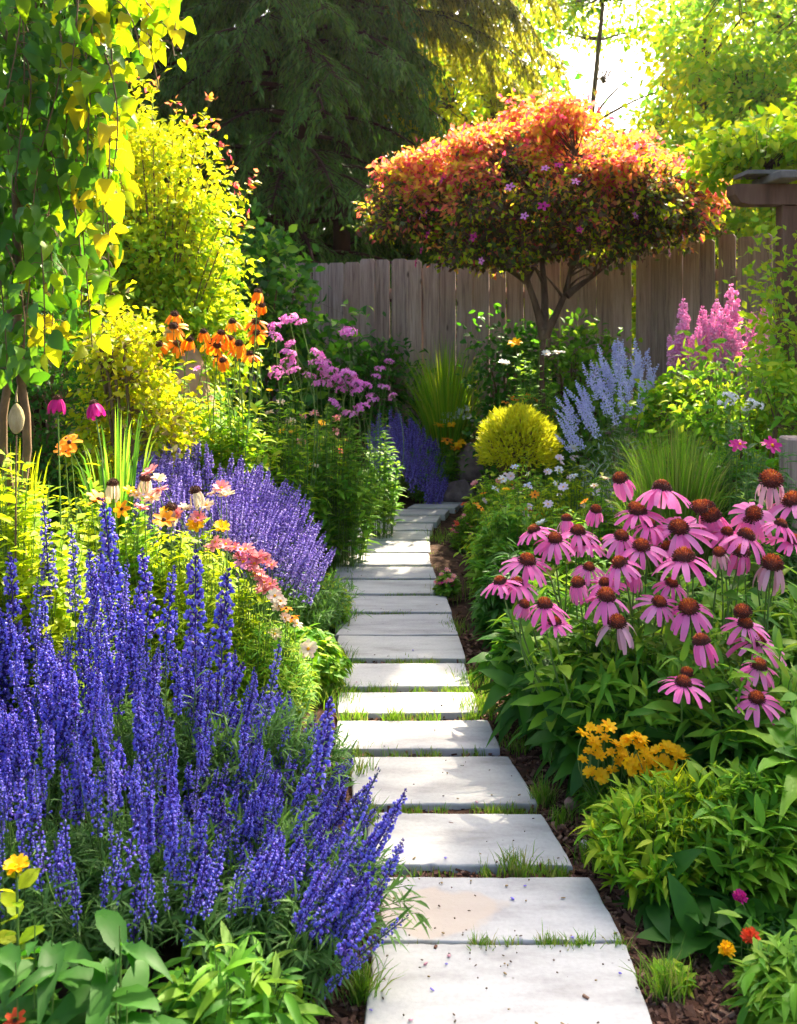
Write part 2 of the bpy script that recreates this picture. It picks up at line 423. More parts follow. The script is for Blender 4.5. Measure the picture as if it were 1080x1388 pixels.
def crown_mb(r, ell, T, ls, ncl, per, cr, mats=None, shell=.55, out=.6, down=.25, src=None, twig=.006, hole=.0, matf=None, lump=.2):
    """leaf clusters through an uneven ellipsoid; ell=(cx,cy,cz,rx,ry,rz); twigs from src points"""
    c = np.array(ell[:3]); rad = np.array(ell[3:])
    D = rnd(r, ncl); k = r.normal(size=(4, 3)) * 2.2; ph = r.uniform(0, 6, 4)
    L = 1 + lump * np.sin(D @ k.T + ph).sum(1) / 1.6
    u = shell + (1 - shell) * r.random(ncl) ** .6
    P0 = c + D * rad * (u * L)[:, None]
    if hole:
        kk = r.normal(size=(3, 3)) * 3.2 / rad.mean()
        keep = np.sin(P0 @ kk.T).sum(1) > (-1.6 + 2.2 * hole); P0, D = P0[keep], D[keep]; ncl = len(P0)
    n = ncl * per
    P = np.repeat(P0, per, 0) + r.normal(size=(n, 3)) * cr * np.array([1, 1, .7])
    O = unit((P - c) / rad)
    A = unit(O * out + rnd(r, n) * .8 - UP * down)
    N = unit(UP * .7 + rnd(r, n) * .8)
    S = ls * r.uniform(.6, 1.25, n)
    mi = matf(P, O, r) if matf is not None else np.zeros(n, int)
    mb = MB()
    for m in np.unique(mi):
        s = mi == m
        mb.add(*inst(T, P[s], A[s], N[s], vary(r, S[s])), int(m))
    tw = None
    if src is not None:
        src = np.asarray(src); j = ((P0[:, None] - src[None]) ** 2).sum(-1).argmin(1) if len(src) > 1 else np.zeros(ncl, int)
        s0 = src[j]; mid = (s0 + P0) / 2 + r.normal(size=(ncl, 3)) * .06 * rad.mean()
        C = bez(s0, mid, P0, 6); tw = tubes(C, np.linspace(1, .3, 6)[None] * twig, 4)
    return mb, tw
def limbs(r, pts, rad, nb, reach, brad, t0=.4, M=9, rise=.5, sides=8):
    """trunk through pts with limbs -> MB, limb points"""
    pts = np.array(pts, float); u = np.linspace(0, 1, len(pts)); m = 16
    C = np.stack([np.interp(np.linspace(0, 1, m), u, pts[:, i]) for i in range(3)], 1)
    for _ in range(2): C[1:-1] = (C[:-2] + C[1:-1] * 2 + C[2:]) / 4
    mb = MB().add(*tubes(C[None], (rad * np.linspace(1, .35, m) * (1 + .5 * np.exp(-np.linspace(0, 12, m))))[None], sides))
    out = [C[m // 2:]]
    if nb:
        t = r.uniform(t0, .98, nb); i = (t * (m - 1)).astype(int); s = C[i]
        a = np.arange(nb) * 2.4 + r.uniform(0, .6, nb); D = np.stack([np.cos(a), np.sin(a), np.full(nb, rise) * r.uniform(.4, 1.5, nb)], 1)
        tip = s + D * reach * r.uniform(.6, 1.1, (nb, 1)); mid = (s + tip) / 2 + UP * reach * .12 + r.normal(size=(nb, 3)) * reach * .08
        B = bez(s, mid, tip, M); mb.add(*tubes(B, np.linspace(1, .25, M)[None] * brad * (1.2 - t[:, None] * .6), 6))
        out.append(B[:, 3:].reshape(-1, 3))
    return mb, np.concatenate(out)

def shrub(name, label, cat, group, x, Y, wpx, ytop, ell, seed, leaf, T, ls, nst=120, per=12, stem='stem', t0=.12, up=.5, flop=.2, dome=1.0, side=1.0, flat=1.0, stemr=.002, aim=None, spread=.6):
    """leafy perennial or shrub; x = pixel column of its foot, Y = metres away"""
    r = R(seed); rx = wpx / 2 / F * Y; h = EYE + (HZ - ytop) / F * Y
    root = thing(name, label, cat, (gx(x, Y), Y, 0), group)
    mb, C = foliage(r, rx, rx * flat, h, nst, per, T, ls, t0=t0, up=up, flop=flop, dome=dome, side=side, stemr=stemr, aim=aim, spread=spread)
    mb.build('foliage', [G[leaf] if isinstance(leaf, str) else leaf, G[stem]], root)
    return root, C, (rx, h)
def stems_to(root, tips, r, rad=.002, base=.04, mat='stem', M=8, bow=.25, name='flower_stem', leafT_=None, leafm=None, ls=.03, per=3, ups=None):
    """flower stalks from the plant's foot to each tip (local coordinates)"""
    tips = np.asarray(tips, float); n = len(tips)
    b = tips * np.array([base / .25 * .2, base / .25 * .2, 0]) * r.uniform(.6, 1.6, (n, 1))
    c = b * .75 + tips * .25; c[:, 2] = tips[:, 2] * (.6 + bow)
    if ups is not None:
        c = tips - ups * (tips[:, 2:3] * .45)
    C = bez(b, c, tips, M)
    mb = MB().add(*tubes(C, np.linspace(1.15, .7, M)[None] * rad, 5), 0)
    ms = [G[mat]]
    if leafT_ is not None:
        P, D = lerpc(C, r.uniform(.15, .85, (n, per))); P = P.reshape(-1, 3); D = D.reshape(-1, 3); k = len(P)
        X = unit(np.cross(D, rnd(r, k)))
        mb.add(*inst(leafT_, P, D * .6 + X, UP + rnd(r, k) * .5, (ls * r.uniform(.6, 1.3, k))[:, None] * np.ones((1, 3))), 1); ms.append(G[leafm])
    mb.build(name, ms, root)
    return C
def spikes_on(root, tips, dirs, lens, meshes, L0, r, name='flower_spike', stemmat='stem', srad=.0022, leaf=None, ls=.035, per=6, T=None):
    """tips = top of each spike (local)"""
    tips = np.asarray(tips); dirs = unit(dirs); lens = np.asarray(lens)
    feet = tips - dirs * lens[:, None]
    stems_to(root, feet, r, srad, mat=stemmat, ups=dirs, leafT_=T, leafm=leaf, ls=ls, per=per)
    for i in range(len(tips)):
        place(name, meshes[int(r.integers(len(meshes)))], root, feet[i], dirs[i], r.uniform(0, 6.28), float(lens[i] / L0))
def nearest(bases, pts, wy=1.0):
    d = (pts[:, None, :2] - bases[None, :, :2]); d[..., 1] *= wy
    return (d ** 2).sum(-1).argmin(1)

# ------------------------------------------------------------------ ground
def ground():
    r = R(1); xs = np.concatenate([[-60, -20, -8], np.arange(-4, 4.01, .05), [8, 20, 60]]); ys = np.concatenate([[-6, 0], np.arange(1, 9.01, .05), [14, 30, 90]])
    X, Y = np.meshgrid(xs, ys); Z = np.zeros_like(X)
    for k in range(14):
        f = r.normal(size=2) * (3 + k * 2.5); Z += np.sin(X * f[0] + Y * f[1] + r.uniform(0, 6)) * .010 / (1 + k * .35)
    Z -= .012
    ny, nx = X.shape; V = np.stack([X, Y, Z], -1).reshape(-1, 3)
    i, j = np.meshgrid(np.arange(ny - 1), np.arange(nx - 1), indexing='ij'); a = (i * nx + j).ravel()
    Q = np.stack([a, a + 1, a + nx + 1, a + nx], 1)
    m = solid('garden_soil', [(.018, .010, .007), (.05, .028, .018), (.09, .05, .035)], 26, .95, .1, 1.0)
    tag(MB().add(V, [Q]).build('ground', m), kind='structure')
ground()

# stepping slabs: (near edge y, far edge y, left x near, right x near, left x far, right x far) in photograph pixels
SLABS = [(1440, 1278, 488, 903, 505, 850), (1275, 1188, 513, 846, 520, 800), (1172, 1102, 497, 778, 497, 735),
         (1090, 1025, 478, 730, 474, 690), (1015, 976, 453, 678, 456, 662), (966, 938, 457, 650, 459, 642), (930, 899, 462, 638, 463, 630),
         (892, 861.5, 456, 632, 458, 622), (860, 832, 454, 621, 455, 612), (829, 807, 448, 613, 450, 605), (804, 786, 448, 601, 452, 595),
         (783, 768, 452, 592, 454, 587), (765, 750, 455, 585, 456, 581), (748, 733, 452, 583, 458, 582), (731, 720, 466, 582, 474, 583),
         (718, 709, 480, 585, 488, 588), (707, 699, 500, 592, 512, 597), (697, 690, 524, 603, 538, 609), (688, 683, 552, 617, 562, 623)]
SLAB_LAB = ['large pale bluestone slab nearest the camera, wider and deeper than the rest', 'bluestone slab with a tan stain, second from the camera, grass tuft along its near edge',
            'smooth grey slab just behind the tan-stained one', 'pale slab level with the yellow coreopsis flowers, fourth from the camera', 'slab with a worn right corner, fifth from the camera',
            'thin-looking slab with a grass line before and behind it, sixth from the camera', 'whitish slab between grassy joints, seventh from the camera',
            'grey slab laid tight against the next one behind it, eighth from the camera', 'darker grey slab touching the slab in front of it, ninth from the camera',
            'slab beside the small clump of bedding leaves, tenth from the camera', 'bright slab at the tips of the violet salvia, eleventh from the camera', 'bright narrow slab, twelfth from the camera',
            'slab level with the end of the violet salvia drift, thirteenth from the camera', 'grey slab where the path begins to bend right, fourteenth from the camera', 'sixth slab counted from the far end of the path',
            'fifth slab counted from the far end of the path', 'fourth slab counted from the far end of the path', 'third slab counted from the far end of the path', 'second slab counted from the far end of the path']
SLABS.append((681.5, 678, 574, 627, 582, 632)); SLAB_LAB.append('farthest slab, at the dark rocks where the path ends')
def slab_mat():
    m, t, out = _mat('bluestone'); L = t.links.new
    tc = t.nodes.new('ShaderNodeTexCoord'); oi = t.nodes.new('ShaderNodeObjectInfo')
    va = t.nodes.new('ShaderNodeVectorMath'); va.operation = 'ADD'; sc = t.nodes.new('ShaderNodeVectorMath'); sc.operation = 'SCALE'
    cb = t.nodes.new('ShaderNodeCombineXYZ'); L(oi.outputs['Random'], cb.inputs[0]); L(oi.outputs['Random'], cb.inputs[1]); L(cb.outputs[0], sc.inputs[0]); sc.inputs['Scale'].default_value = 37
    L(tc.outputs['Object'], va.inputs[0]); L(sc.outputs[0], va.inputs[1])
    mp = t.nodes.new('ShaderNodeMapping'); mp.inputs['Scale'].default_value = (1, 3.5, 1); L(va.outputs[0], mp.inputs[0])
    n1 = t.nodes.new('ShaderNodeTexNoise'); n1.inputs['Scale'].default_value = 3.2; n1.inputs['Detail'].default_value = 8; n1.inputs['Roughness'].default_value = .62; L(mp.outputs[0], n1.inputs[0])
    n2 = t.nodes.new('ShaderNodeTexNoise'); n2.inputs['Scale'].default_value = 90; n2.inputs['Detail'].default_value = 5; L(va.outputs[0], n2.inputs[0])
    c1 = ramp(t, n1.outputs[0], [(.24, .225, .205), (.34, .335, .34), (.42, .42, .43), (.49, .49, .49)], [.26, .38, .5, .68])
    c2 = ramp(t, n2.outputs[0], [(.92, .92, .92), (1, 1, 1)], [.35, .6])
    mu = t.nodes.new('ShaderNodeMix'); mu.data_type = 'RGBA'; mu.blend_type = 'MULTIPLY'; mu.inputs[0].default_value = 1; L(c1, mu.inputs[6]); L(c2, mu.inputs[7])
    n4 = t.nodes.new('ShaderNodeTexVoronoi'); n4.inputs['Scale'].default_value = 16; L(va.outputs[0], n4.inputs[0])
    fl = ramp(t, n4.outputs['Distance'], [(.25, .2, .16), (1, 1, 1)], [.035, .06])
    mu2 = t.nodes.new('ShaderNodeMix'); mu2.data_type = 'RGBA'; mu2.blend_type = 'MULTIPLY'; mu2.inputs[0].default_value = .55; L(mu.outputs[2], mu2.inputs[6]); L(fl, mu2.inputs[7])
    # per-slab tone
    tone = ramp(t, oi.outputs['Random'], [(.86, .86, .88), (1, 1, .98), (.93, .92, .95)]); mu3 = t.nodes.new('ShaderNodeMix'); mu3.data_type = 'RGBA'; mu3.blend_type = 'MULTIPLY'; mu3.inputs[0].default_value = 1
    L(mu2.outputs[2], mu3.inputs[6]); L(tone, mu3.inputs[7])
    # stain, on the slab that carries the "stained" attribute
    at = t.nodes.new('ShaderNodeAttribute'); at.attribute_type = 'OBJECT'; at.attribute_name = 'stained'
    sep = t.nodes.new('ShaderNodeVectorMath'); sep.operation = 'SUBTRACT'; L(tc.outputs['Object'], sep.inputs[0]); sep.inputs[1].default_value = (-.155, -.01, .03)
    s2 = t.nodes.new('ShaderNodeVectorMath'); s2.operation = 'MULTIPLY'; L(sep.outputs[0], s2.inputs[0]); s2.inputs[1].default_value = (1, 1.9, 1)
    n3 = t.nodes.new('ShaderNodeTexNoise'); n3.inputs['Scale'].default_value = 9; n3.inputs['Detail'].default_value = 4; L(tc.outputs['Object'], n3.inputs[0])
    ln = t.nodes.new('ShaderNodeVectorMath'); ln.operation = 'LENGTH'; L(s2.outputs[0], ln.inputs[0])
    ma = t.nodes.new('ShaderNodeMath'); ma.operation = 'MULTIPLY_ADD'; L(n3.outputs[0], ma.inputs[0]); ma.inputs[1].default_value = .22; L(ln.outputs['Value'], ma.inputs[2])
    rr = ramp(t, ma.outputs[0], [(.7, .7, .7), (.85, .85, .85), (0, 0, 0)], [.1, .255, .285])
    mm = t.nodes.new('ShaderNodeMath'); mm.operation = 'MULTIPLY'; L(rr, mm.inputs[0]); L(at.outputs['Fac'], mm.inputs[1])
    mx = t.nodes.new('ShaderNodeMix'); mx.data_type = 'RGBA'; L(mm.outputs[0], mx.inputs[0]); L(mu3.outputs[2], mx.inputs[6]); mx.inputs[7].default_value = (.44, .375, .32, 1)
    p = t.nodes.new('ShaderNodeBsdfPrincipled'); L(mx.outputs[2], p.inputs[0]); p.inputs['Roughness'].default_value = .8; p.inputs['Specular IOR Level'].default_value = .25
    ad = t.nodes.new('ShaderNodeMath'); ad.operation = 'MULTIPLY_ADD'; L(n2.outputs[0], ad.inputs[0]); ad.inputs[1].default_value = .25; L(n1.outputs[0], ad.inputs[2])
    b = t.nodes.new('ShaderNodeBump'); b.inputs['Strength'].default_value = .35; b.inputs['Distance'].default_value = .006; L(ad.outputs[0], b.inputs['Height']); L(b.outputs[0], p.inputs['Normal'])
    L(p.outputs[0], out.inputs[0]); return m
M_slab = slab_mat()
TOP = .022
def gpx(x, y, z=TOP):
    Y = (EYE - z) * F / (y - HZ); return np.array([(x - 540) / F * Y, Y])
for i, (yn, yf, xln, xrn, xlf, xrf) in enumerate(SLABS):
    r = R(100 + i)
    q = np.array([gpx(xln, yn), gpx(xrn, yn), gpx(xrf, yf), gpx(xlf, yf)])
    c = q.mean(0); q = q - c; pts = []
    for k in range(4):
        a, b = q[k], q[(k + 1) % 4]; n = 26 if k % 2 == 0 else 14
        t = np.linspace(0, 1, n, endpoint=False)[:, None]; e = a * (1 - t) + b * t
        nrm = np.array([(b - a)[1], -(b - a)[0]]); nrm /= np.linalg.norm(nrm) + 1e-9
        w = np.cumsum(r.normal(size=n)) * .0007; w -= np.linspace(0, w[-1], n)
        w += (r.random(n) < .10) * -r.uniform(.001, .004, n); pts.append(e + nrm * w[:, None])
    P = np.concatenate(pts); n = len(P)
    for k in (0, 26, 40, 66): P[k] *= (1 - r.uniform(.003, .010))
    dl = np.linalg.norm(P, axis=1, keepdims=True); ins = lambda d: P * (1 - d / dl)
    tilt = r.normal(size=2) * .004
    rings = [(P, -.02), (P, TOP - .006), (ins(.001), TOP - .003), (ins(.003), TOP - .0008), (ins(.006), TOP)]
    V = np.concatenate([np.c_[p, np.full(n, z) + (p @ tilt if z > 0 else 0)] for p, z in rings])
    j = np.arange(n); j2 = (j + 1) % n
    Q = np.concatenate([np.stack([a * n + j, a * n + j2, a * n + n + j2, a * n + n + j], 1) for a in range(4)])
    mb = MB().add(V, [Q, (4 * n + j)[None]])
    o = mb.build('stepping_slab', M_slab, None, (c[0], c[1], 0), smooth=False)
    tag(o, SLAB_LAB[i], 'paving slab', 'slabs of the stepping path')
    o['stained'] = 1.0 if i == 1 else 0.0

# grass in the joints and along the path's edges
def turf():
    r = R(7); B = []
    def strip(x0, x1, y, n, h, jy=4, z=TOP):
        p1, p2 = r.uniform(0, 6, 2)
        for _ in range(n):
            xx = r.uniform(x0, x1)
            if math.sin(xx * .055 + p1) + math.sin(xx * .13 + p2) + r.normal() * .5 < -.1: continue
            g = gpx(xx, y + r.normal() * jy, z); B.append((g[0], g[1], h * .8 * r.uniform(.25, 1.2)))
    strip(640, 850, 1279, 700, .035, 3); strip(520, 640, 1279, 40, .015, 2)
    strip(650, 770, 1180, 380, .032, 4); strip(540, 650, 1180, 50, .018, 4)
    strip(500, 730, 1096, 560, .020, 3); strip(660, 730, 1098, 160, .03, 3); strip(470, 660, 1020, 240, .022, 3); strip(472, 520, 1020, 260, .04, 4)
    strip(460, 650, 971, 700, .028, 3); strip(460, 545, 971, 400, .045, 3); strip(460, 640, 934, 700, .026, 2.5); strip(460, 630, 896, 600, .020, 2)
    strip(455, 615, 831, 500, .018, 1.5); strip(450, 600, 805, 400, .015, 1.2); strip(455, 480, 800, 200, .05, 5); strip(450, 590, 784, 200, .012, 1)
    strip(450, 600, 766, 120, .012, 1); strip(450, 600, 749, 120, .012, 1); strip(460, 590, 732, 120, .012, 1); strip(470, 590, 719, 120, .014, 1); strip(500, 600, 708, 100, .014, 1)
    for (x, y, n, s, h) in [(810, 1165, 220, 12, .05), (735, 1085, 160, 7, .05), (765, 1110, 90, 8, .03), (905, 1345, 160, 16, .06), (650, 960, 300, 14, .04), (640, 925, 200, 14, .04),
                            (700, 1010, 120, 12, .035), (455, 900, 300, 12, .05), (455, 840, 300, 12, .05), (445, 950, 260, 14, .05), (490, 1350, 200, 8, .06), (495, 1120, 140, 9, .06), (480, 1050, 140, 9, .05),
                            (615, 850, 120, 10, .03), (700, 1180, 140, 12, .04), (930, 1250, 60, 10, .04), (460, 770, 160, 14, .05), (610, 800, 160, 12, .04), (595, 730, 120, 9, .04)]:
        for _ in range(n):
            g = gpx(x + r.normal() * s, y + r.normal() * s * .5, .01); B.append((g[0], g[1], h * r.uniform(.4, 1.2)))
    B = np.array(B); n = len(B); b = np.c_[B[:, :2], np.full(n, -.015)]
    tip = b + np.c_[r.normal(size=(n, 2)) * B[:, 2:3] * .5, B[:, 2] + .03]; c = (b + tip) / 2; c[:, 2] = tip[:, 2] * .8
    C = bez(b, c, tip, 4); side = rnd(r, n) * np.array([1, 1, .1])
    tag(MB().add(*ribbons(C, .0026 * np.array([1, .9, .6, .1])[None] * r.uniform(.7, 1.5, (n, 1)), unit(side))).build('grass', G['grass']), 'short green grass tufts in the joints between the slabs', 'grass', kind='stuff')
turf()
def litter():
    r = R(77); n = 150; P, k = [], []
    while len(P) < n:
        y = 700 + 700 * r.random() ** .7; x = r.uniform(455, 900); g = gpx(x, y, TOP + .003)
        ok = False
        for (yn, yf, a, b, c, d) in SLABS:
            if yf + 1 < y < yn - 1 and min(a, c) + 3 < x < (d + (b - d) * (y - yf) / (yn - yf)) - 3: ok = True; edge = min(y - yf, yn - y) / (yn - yf)
        if ok and r.random() < 1.25 - 2.2 * min(edge, .5): P.append((g[0], g[1], TOP + .0035)); k.append(int(r.choice(4, p=[.70, .18, .06, .06])))
    P = np.array(P); k = np.array(k); D = rnd(r, n) * np.array([1, 1, .05]); mb = MB(); V, Fc = ico(1)
    for q, sz in ((0, .0026), (1, .0036), (2, .004), (3, .0045)):
        s = k == q; m = int(s.sum()); S = np.stack([np.full(m, sz) * r.uniform(.4, 1, m), sz * r.uniform(.6, 1.8, m), np.full(m, .0014)], 1); mb.add(*inst((V, Fc), P[s], D[s], UP + np.zeros((m, 3)), S), q)
    tag(mb.build('path_litter', [solid('soil_crumb', [(.05, .03, .02), (.14, .09, .06)], 60, .95), solid('dry_leaf_bit', [(.2, .13, .05), (.34, .24, .1)], 60, .9), P_['indigo'], P_['pinkfade']]), 'crumbs of bark and fallen petals lying on the slabs', 'litter', kind='stuff')
litter()

def chips():
    r = R(9); n = 15000; P = []
    while len(P) < n:
        y = r.uniform(690, 1420) if r.random() < .35 else r.uniform(860, 1420); x = r.uniform(430, 1020)
        g = gpx(x, y, 0); P.append((g[0], g[1]))
    P = np.array(P); z = r.uniform(-.008, .008, n)
    V, Fc = box(-.5, .5, -.5, .5, -.5, .5); V = V * 1.0; V[:, 0] *= 1 - .35 * (V[:, 1] > 0); V[:, 2] += .15 * V[:, 1]
    D = rnd(r, n) * np.array([1, 1, .3]); N = unit(UP + rnd(r, n) * .5)
    S = np.stack([r.uniform(.006, .016, n), r.uniform(.012, .04, n), r.uniform(.002, .006, n)], 1)
    m = solid('bark_chip', [(.025, .012, .008), (.07, .032, .02), (.13, .065, .045), (.24, .15, .11)], 60, .9, .15, .4, island=.8)
    tag(MB().add(*inst((V, Fc), np.c_[P, z], D, N, S)).build('bark_mulch', m, smooth=False), 'reddish brown bark chips covering the bed beside the path', 'mulch', kind='stuff')
chips()

# low ground cover that closes the beds under the taller plants
def cover():
    r = R(11); n = 9000; B = []
    while len(B) < n:
        X, Y = r.uniform(-3.4, 3.6), r.uniform(1.6, 7.4)
        pxx = 540 + X / Y * F; py = HZ + EYE * F / Y
        left = np.interp(py, [660, 700, 800, 1000, 1400], [560, 450, 400, 400, 380]); right = np.interp(py, [650, 700, 830, 880, 1000, 1100, 1250, 1400], [670, 640, 660, 730, 760, 860, 960, 1040])
        if left < pxx < right: continue
        B.append((X, Y))
    B = np.array(B); h = r.uniform(.02, .12, n)
    per = 3; P = np.repeat(np.c_[B, h], per, 0) + r.normal(size=(n * per, 3)) * np.array([.02, .02, .015]); k = len(P)
    A = rnd(r, k) * np.array([1, 1, .5]) + UP * .5
    mb = MB().add(*inst(T_lance2, P, A, UP + rnd(r, k) * .5, (r.uniform(.03, .075, k))[:, None] * np.ones((1, 3))))
    C = bez(np.c_[B, np.full(n, -.02)], np.c_[B, h * .5], np.c_[B, h], 3); mb.add(*tubes(C, .0013, 3), 1)
    tag(mb.build('ground_cover', [G['mid'], G['stem']]), 'low green leaves filling the soil between the border plants', 'ground cover', kind='stuff')
cover()

# ------------------------------------------------------------------ fence
def fence_mat():
    m, t, out = _mat('weathered_cedar'); L = t.links.new
    tc = t.nodes.new('ShaderNodeTexCoord'); oi = t.nodes.new('ShaderNodeObjectInfo')
    cb = t.nodes.new('ShaderNodeCombineXYZ'); mu = t.nodes.new('ShaderNodeMath'); mu.operation = 'MULTIPLY'; mu.inputs[1].default_value = 50; L(oi.outputs['Random'], mu.inputs[0]); L(mu.outputs[0], cb.inputs[0]); L(mu.outputs[0], cb.inputs[2])
    va = t.nodes.new('ShaderNodeVectorMath'); L(tc.outputs['Object'], va.inputs[0]); L(cb.outputs[0], va.inputs[1])
    mp = t.nodes.new('ShaderNodeMapping'); mp.inputs['Scale'].default_value = (26, 26, 1.3); L(va.outputs[0], mp.inputs[0])
    n = t.nodes.new('ShaderNodeTexNoise'); n.inputs['Scale'].default_value = 1.6; n.inputs['Detail'].default_value = 9; n.inputs['Roughness'].default_value = .7; n.inputs['Distortion'].default_value = .6; L(mp.outputs[0], n.inputs[0])
    c = ramp(t, n.outputs[0], [(.14, .10, .088), (.34, .26, .23), (.50, .41, .37)], [.3, .5, .72])
    tone = ramp(t, oi.outputs['Random'], [(.72, .68, .68), (1.0, .96, .95), (.9, .8, .76)])
    mx = t.nodes.new('ShaderNodeMix'); mx.data_type = 'RGBA'; mx.blend_type = 'MULTIPLY'; mx.inputs[0].default_value = 1; L(c, mx.inputs[6]); L(tone, mx.inputs[7])
    v = t.nodes.new('ShaderNodeTexVoronoi'); v.inputs['Scale'].default_value = 5.5
    mp2 = t.nodes.new('ShaderNodeMapping'); mp2.inputs['Scale'].default_value = (1.6, 0.01, .55); L(va.outputs[0], mp2.inputs[0]); L(mp2.outputs[0], v.inputs[0])
    kn = ramp(t, v.outputs['Distance'], [(.12, .08, .07), (1, 1, 1)], [.04, .10])
    m3 = t.nodes.new('ShaderNodeMix'); m3.data_type = 'RGBA'; m3.blend_type = 'MULTIPLY'; m3.inputs[0].default_value = .85; L(mx.outputs[2], m3.inputs[6]); L(kn, m3.inputs[7])
    p = t.nodes.new('ShaderNodeBsdfPrincipled'); L(m3.outputs[2], p.inputs[0]); p.inputs['Roughness'].default_value = .85; p.inputs['Specular IOR Level'].default_value = .2
    b = t.nodes.new('ShaderNodeBump'); b.inputs['Strength'].default_value = .6; b.inputs['Distance'].default_value = .006; L(n.outputs[0], b.inputs['Height']); L(b.outputs[0], p.inputs['Normal'])
    L(p.outputs[0], out.inputs[0]); return m
M_fence = fence_mat()
def fence(name, label, A, B, H0, H1, bw, seed):
    r = R(seed); A = np.array(A); B = np.array(B); Lf = np.linalg.norm(B - A); d = (B - A) / Lf
    root = thing(name, label, 'fence', (A[0], A[1], 0), 'weathered cedar fence panels'); ang = math.atan2(d[1], d[0]); root.rotation_euler = (0, 0, ang)
    n = int(Lf / bw); bw = Lf / n
    for i in range(n):
        h = H0 + (H1 - H0) * i / n + r.normal() * .012; w = bw - r.uniform(.003, .011); x0 = i * bw; e = .018
        prof = [(0, -.01), (w, -.01), (w, h - e), (w - e * r.uniform(.8, 1.4), h), (e * r.uniform(.8, 1.4), h), (0, h - e)]
        V = np.array([(x, y, z) for y in (-.010, .010) for x, z in prof])
        k = np.arange(6); k2 = (k + 1) % 6
        mb = MB().add(V, [np.array([k]), np.array([k[::-1] + 6]), np.stack([k, k + 6, k2 + 6, k2], 1)[:, ::-1]])
        o = mb.build('board', M_fence, root, (x0, r.normal() * .004, 0), smooth=False); o.rotation_euler = (r.normal() * .004, r.normal() * .004, 0)
    for z in (.35, min(H0, H1) - .3): MB().add(*box(0, Lf, .03, .068, z, z + .085)).build('rail', M_fence, root, smooth=False)
    for x in np.arange(.05, Lf, 2.0): MB().add(*box(x - .045, x + .045, .07, .16, -.02, min(H0, H1) - .05)).build('post', M_fence, root, smooth=False)
fence('wooden_fence', 'grey-brown board fence behind the ornamental tree, the longer and lower run', (-1.75, 8.05), (gx(858, 6.95), 6.95), 1.80, 1.83, .135, 21)
fence('wooden_fence', 'weathered board fence run at the right, taller and lit grey behind the pink spikes', (gx(862, 6.9), 6.93), (gx(1100, 6.2), 6.2), 1.91, 1.93, .118, 22)
#==PART3==
# ------------------------------------------------------------------ woods and trees behind
def leaftree(name, label, cat, group, base, pts, rad, ells, leaf, T, ls, ncl, per, cr, seed, nb=10, reach=1.0, brad=.04, hole=0., bark='bark', twig=.008, down=.25, matf=None, mats=None, rise=.5, t0=.4, shell=.5, lump=.2):
    r = R(seed); root = thing(name, label, cat, base, group)
    mb, src = limbs(r, pts, rad, nb, reach, brad, rise=rise, t0=t0)
    cm = MB(); tot = sum(e[3] * e[4] * e[5] for e in ells)
    for e in ells:
        k = max(8, int(ncl * (e[3] * e[4] * e[5]) / tot))
        m, tw = crown_mb(r, e, T, ls, k, per, cr, src=src, hole=hole, twig=twig, down=down, matf=matf, shell=shell, lump=lump)
        for v in m.v: pass
        off = cm.n
        cm.v += m.v; cm.f += [(f + off, mi) for f, mi in m.f]; cm.n += m.n
        mb.add(*tw)
    mb.build('trunk', G[bark], root)
    cm.build('crown', mats or [G[leaf]], root)
    return root
def mixf(P, O, r):
    s = np.sin(P[:, 0] * 2.3 + P[:, 2] * 1.7) + np.sin(P[:, 2] * 3.1 - P[:, 1] * 2 + 1) + np.sin(P[:, 0] * 4.7 - P[:, 2] * 3.9) * .7 + r.normal(size=len(P)) * .6
    return np.where(s < -.7, 1, np.where(s > .9, 2, 0))
def distant():
    r = R(30); mb = MB()
    for (x0, x1, Y, zt, n) in [(-16, 3.2, 19, 9.0, 6000), (3.2, 7.6, 21, 5.3, 1700), (7.2, 20, 20, 6.5, 4200)]:
        k = n; P0 = np.stack([r.uniform(x0, x1, k), Y + r.normal(size=k) * 1.2, zt * r.random(k) ** .8 * (.8 + .25 * np.sin(r.uniform(x0, x1, k) * 1.3))], 1)
        P = np.repeat(P0, 6, 0) + r.normal(size=(k * 6, 3)) * .22
        mb.add(*inst(T_oval2, P, rnd(r, k * 6), rnd(r, k * 6), np.full((k * 6, 3), .24)), int(x0 > 0))
    tag(mb.build('distant_wood', [G['deep'], G['lime']]), 'mass of far trees closing the view behind the garden', 'trees', kind='stuff')
distant()

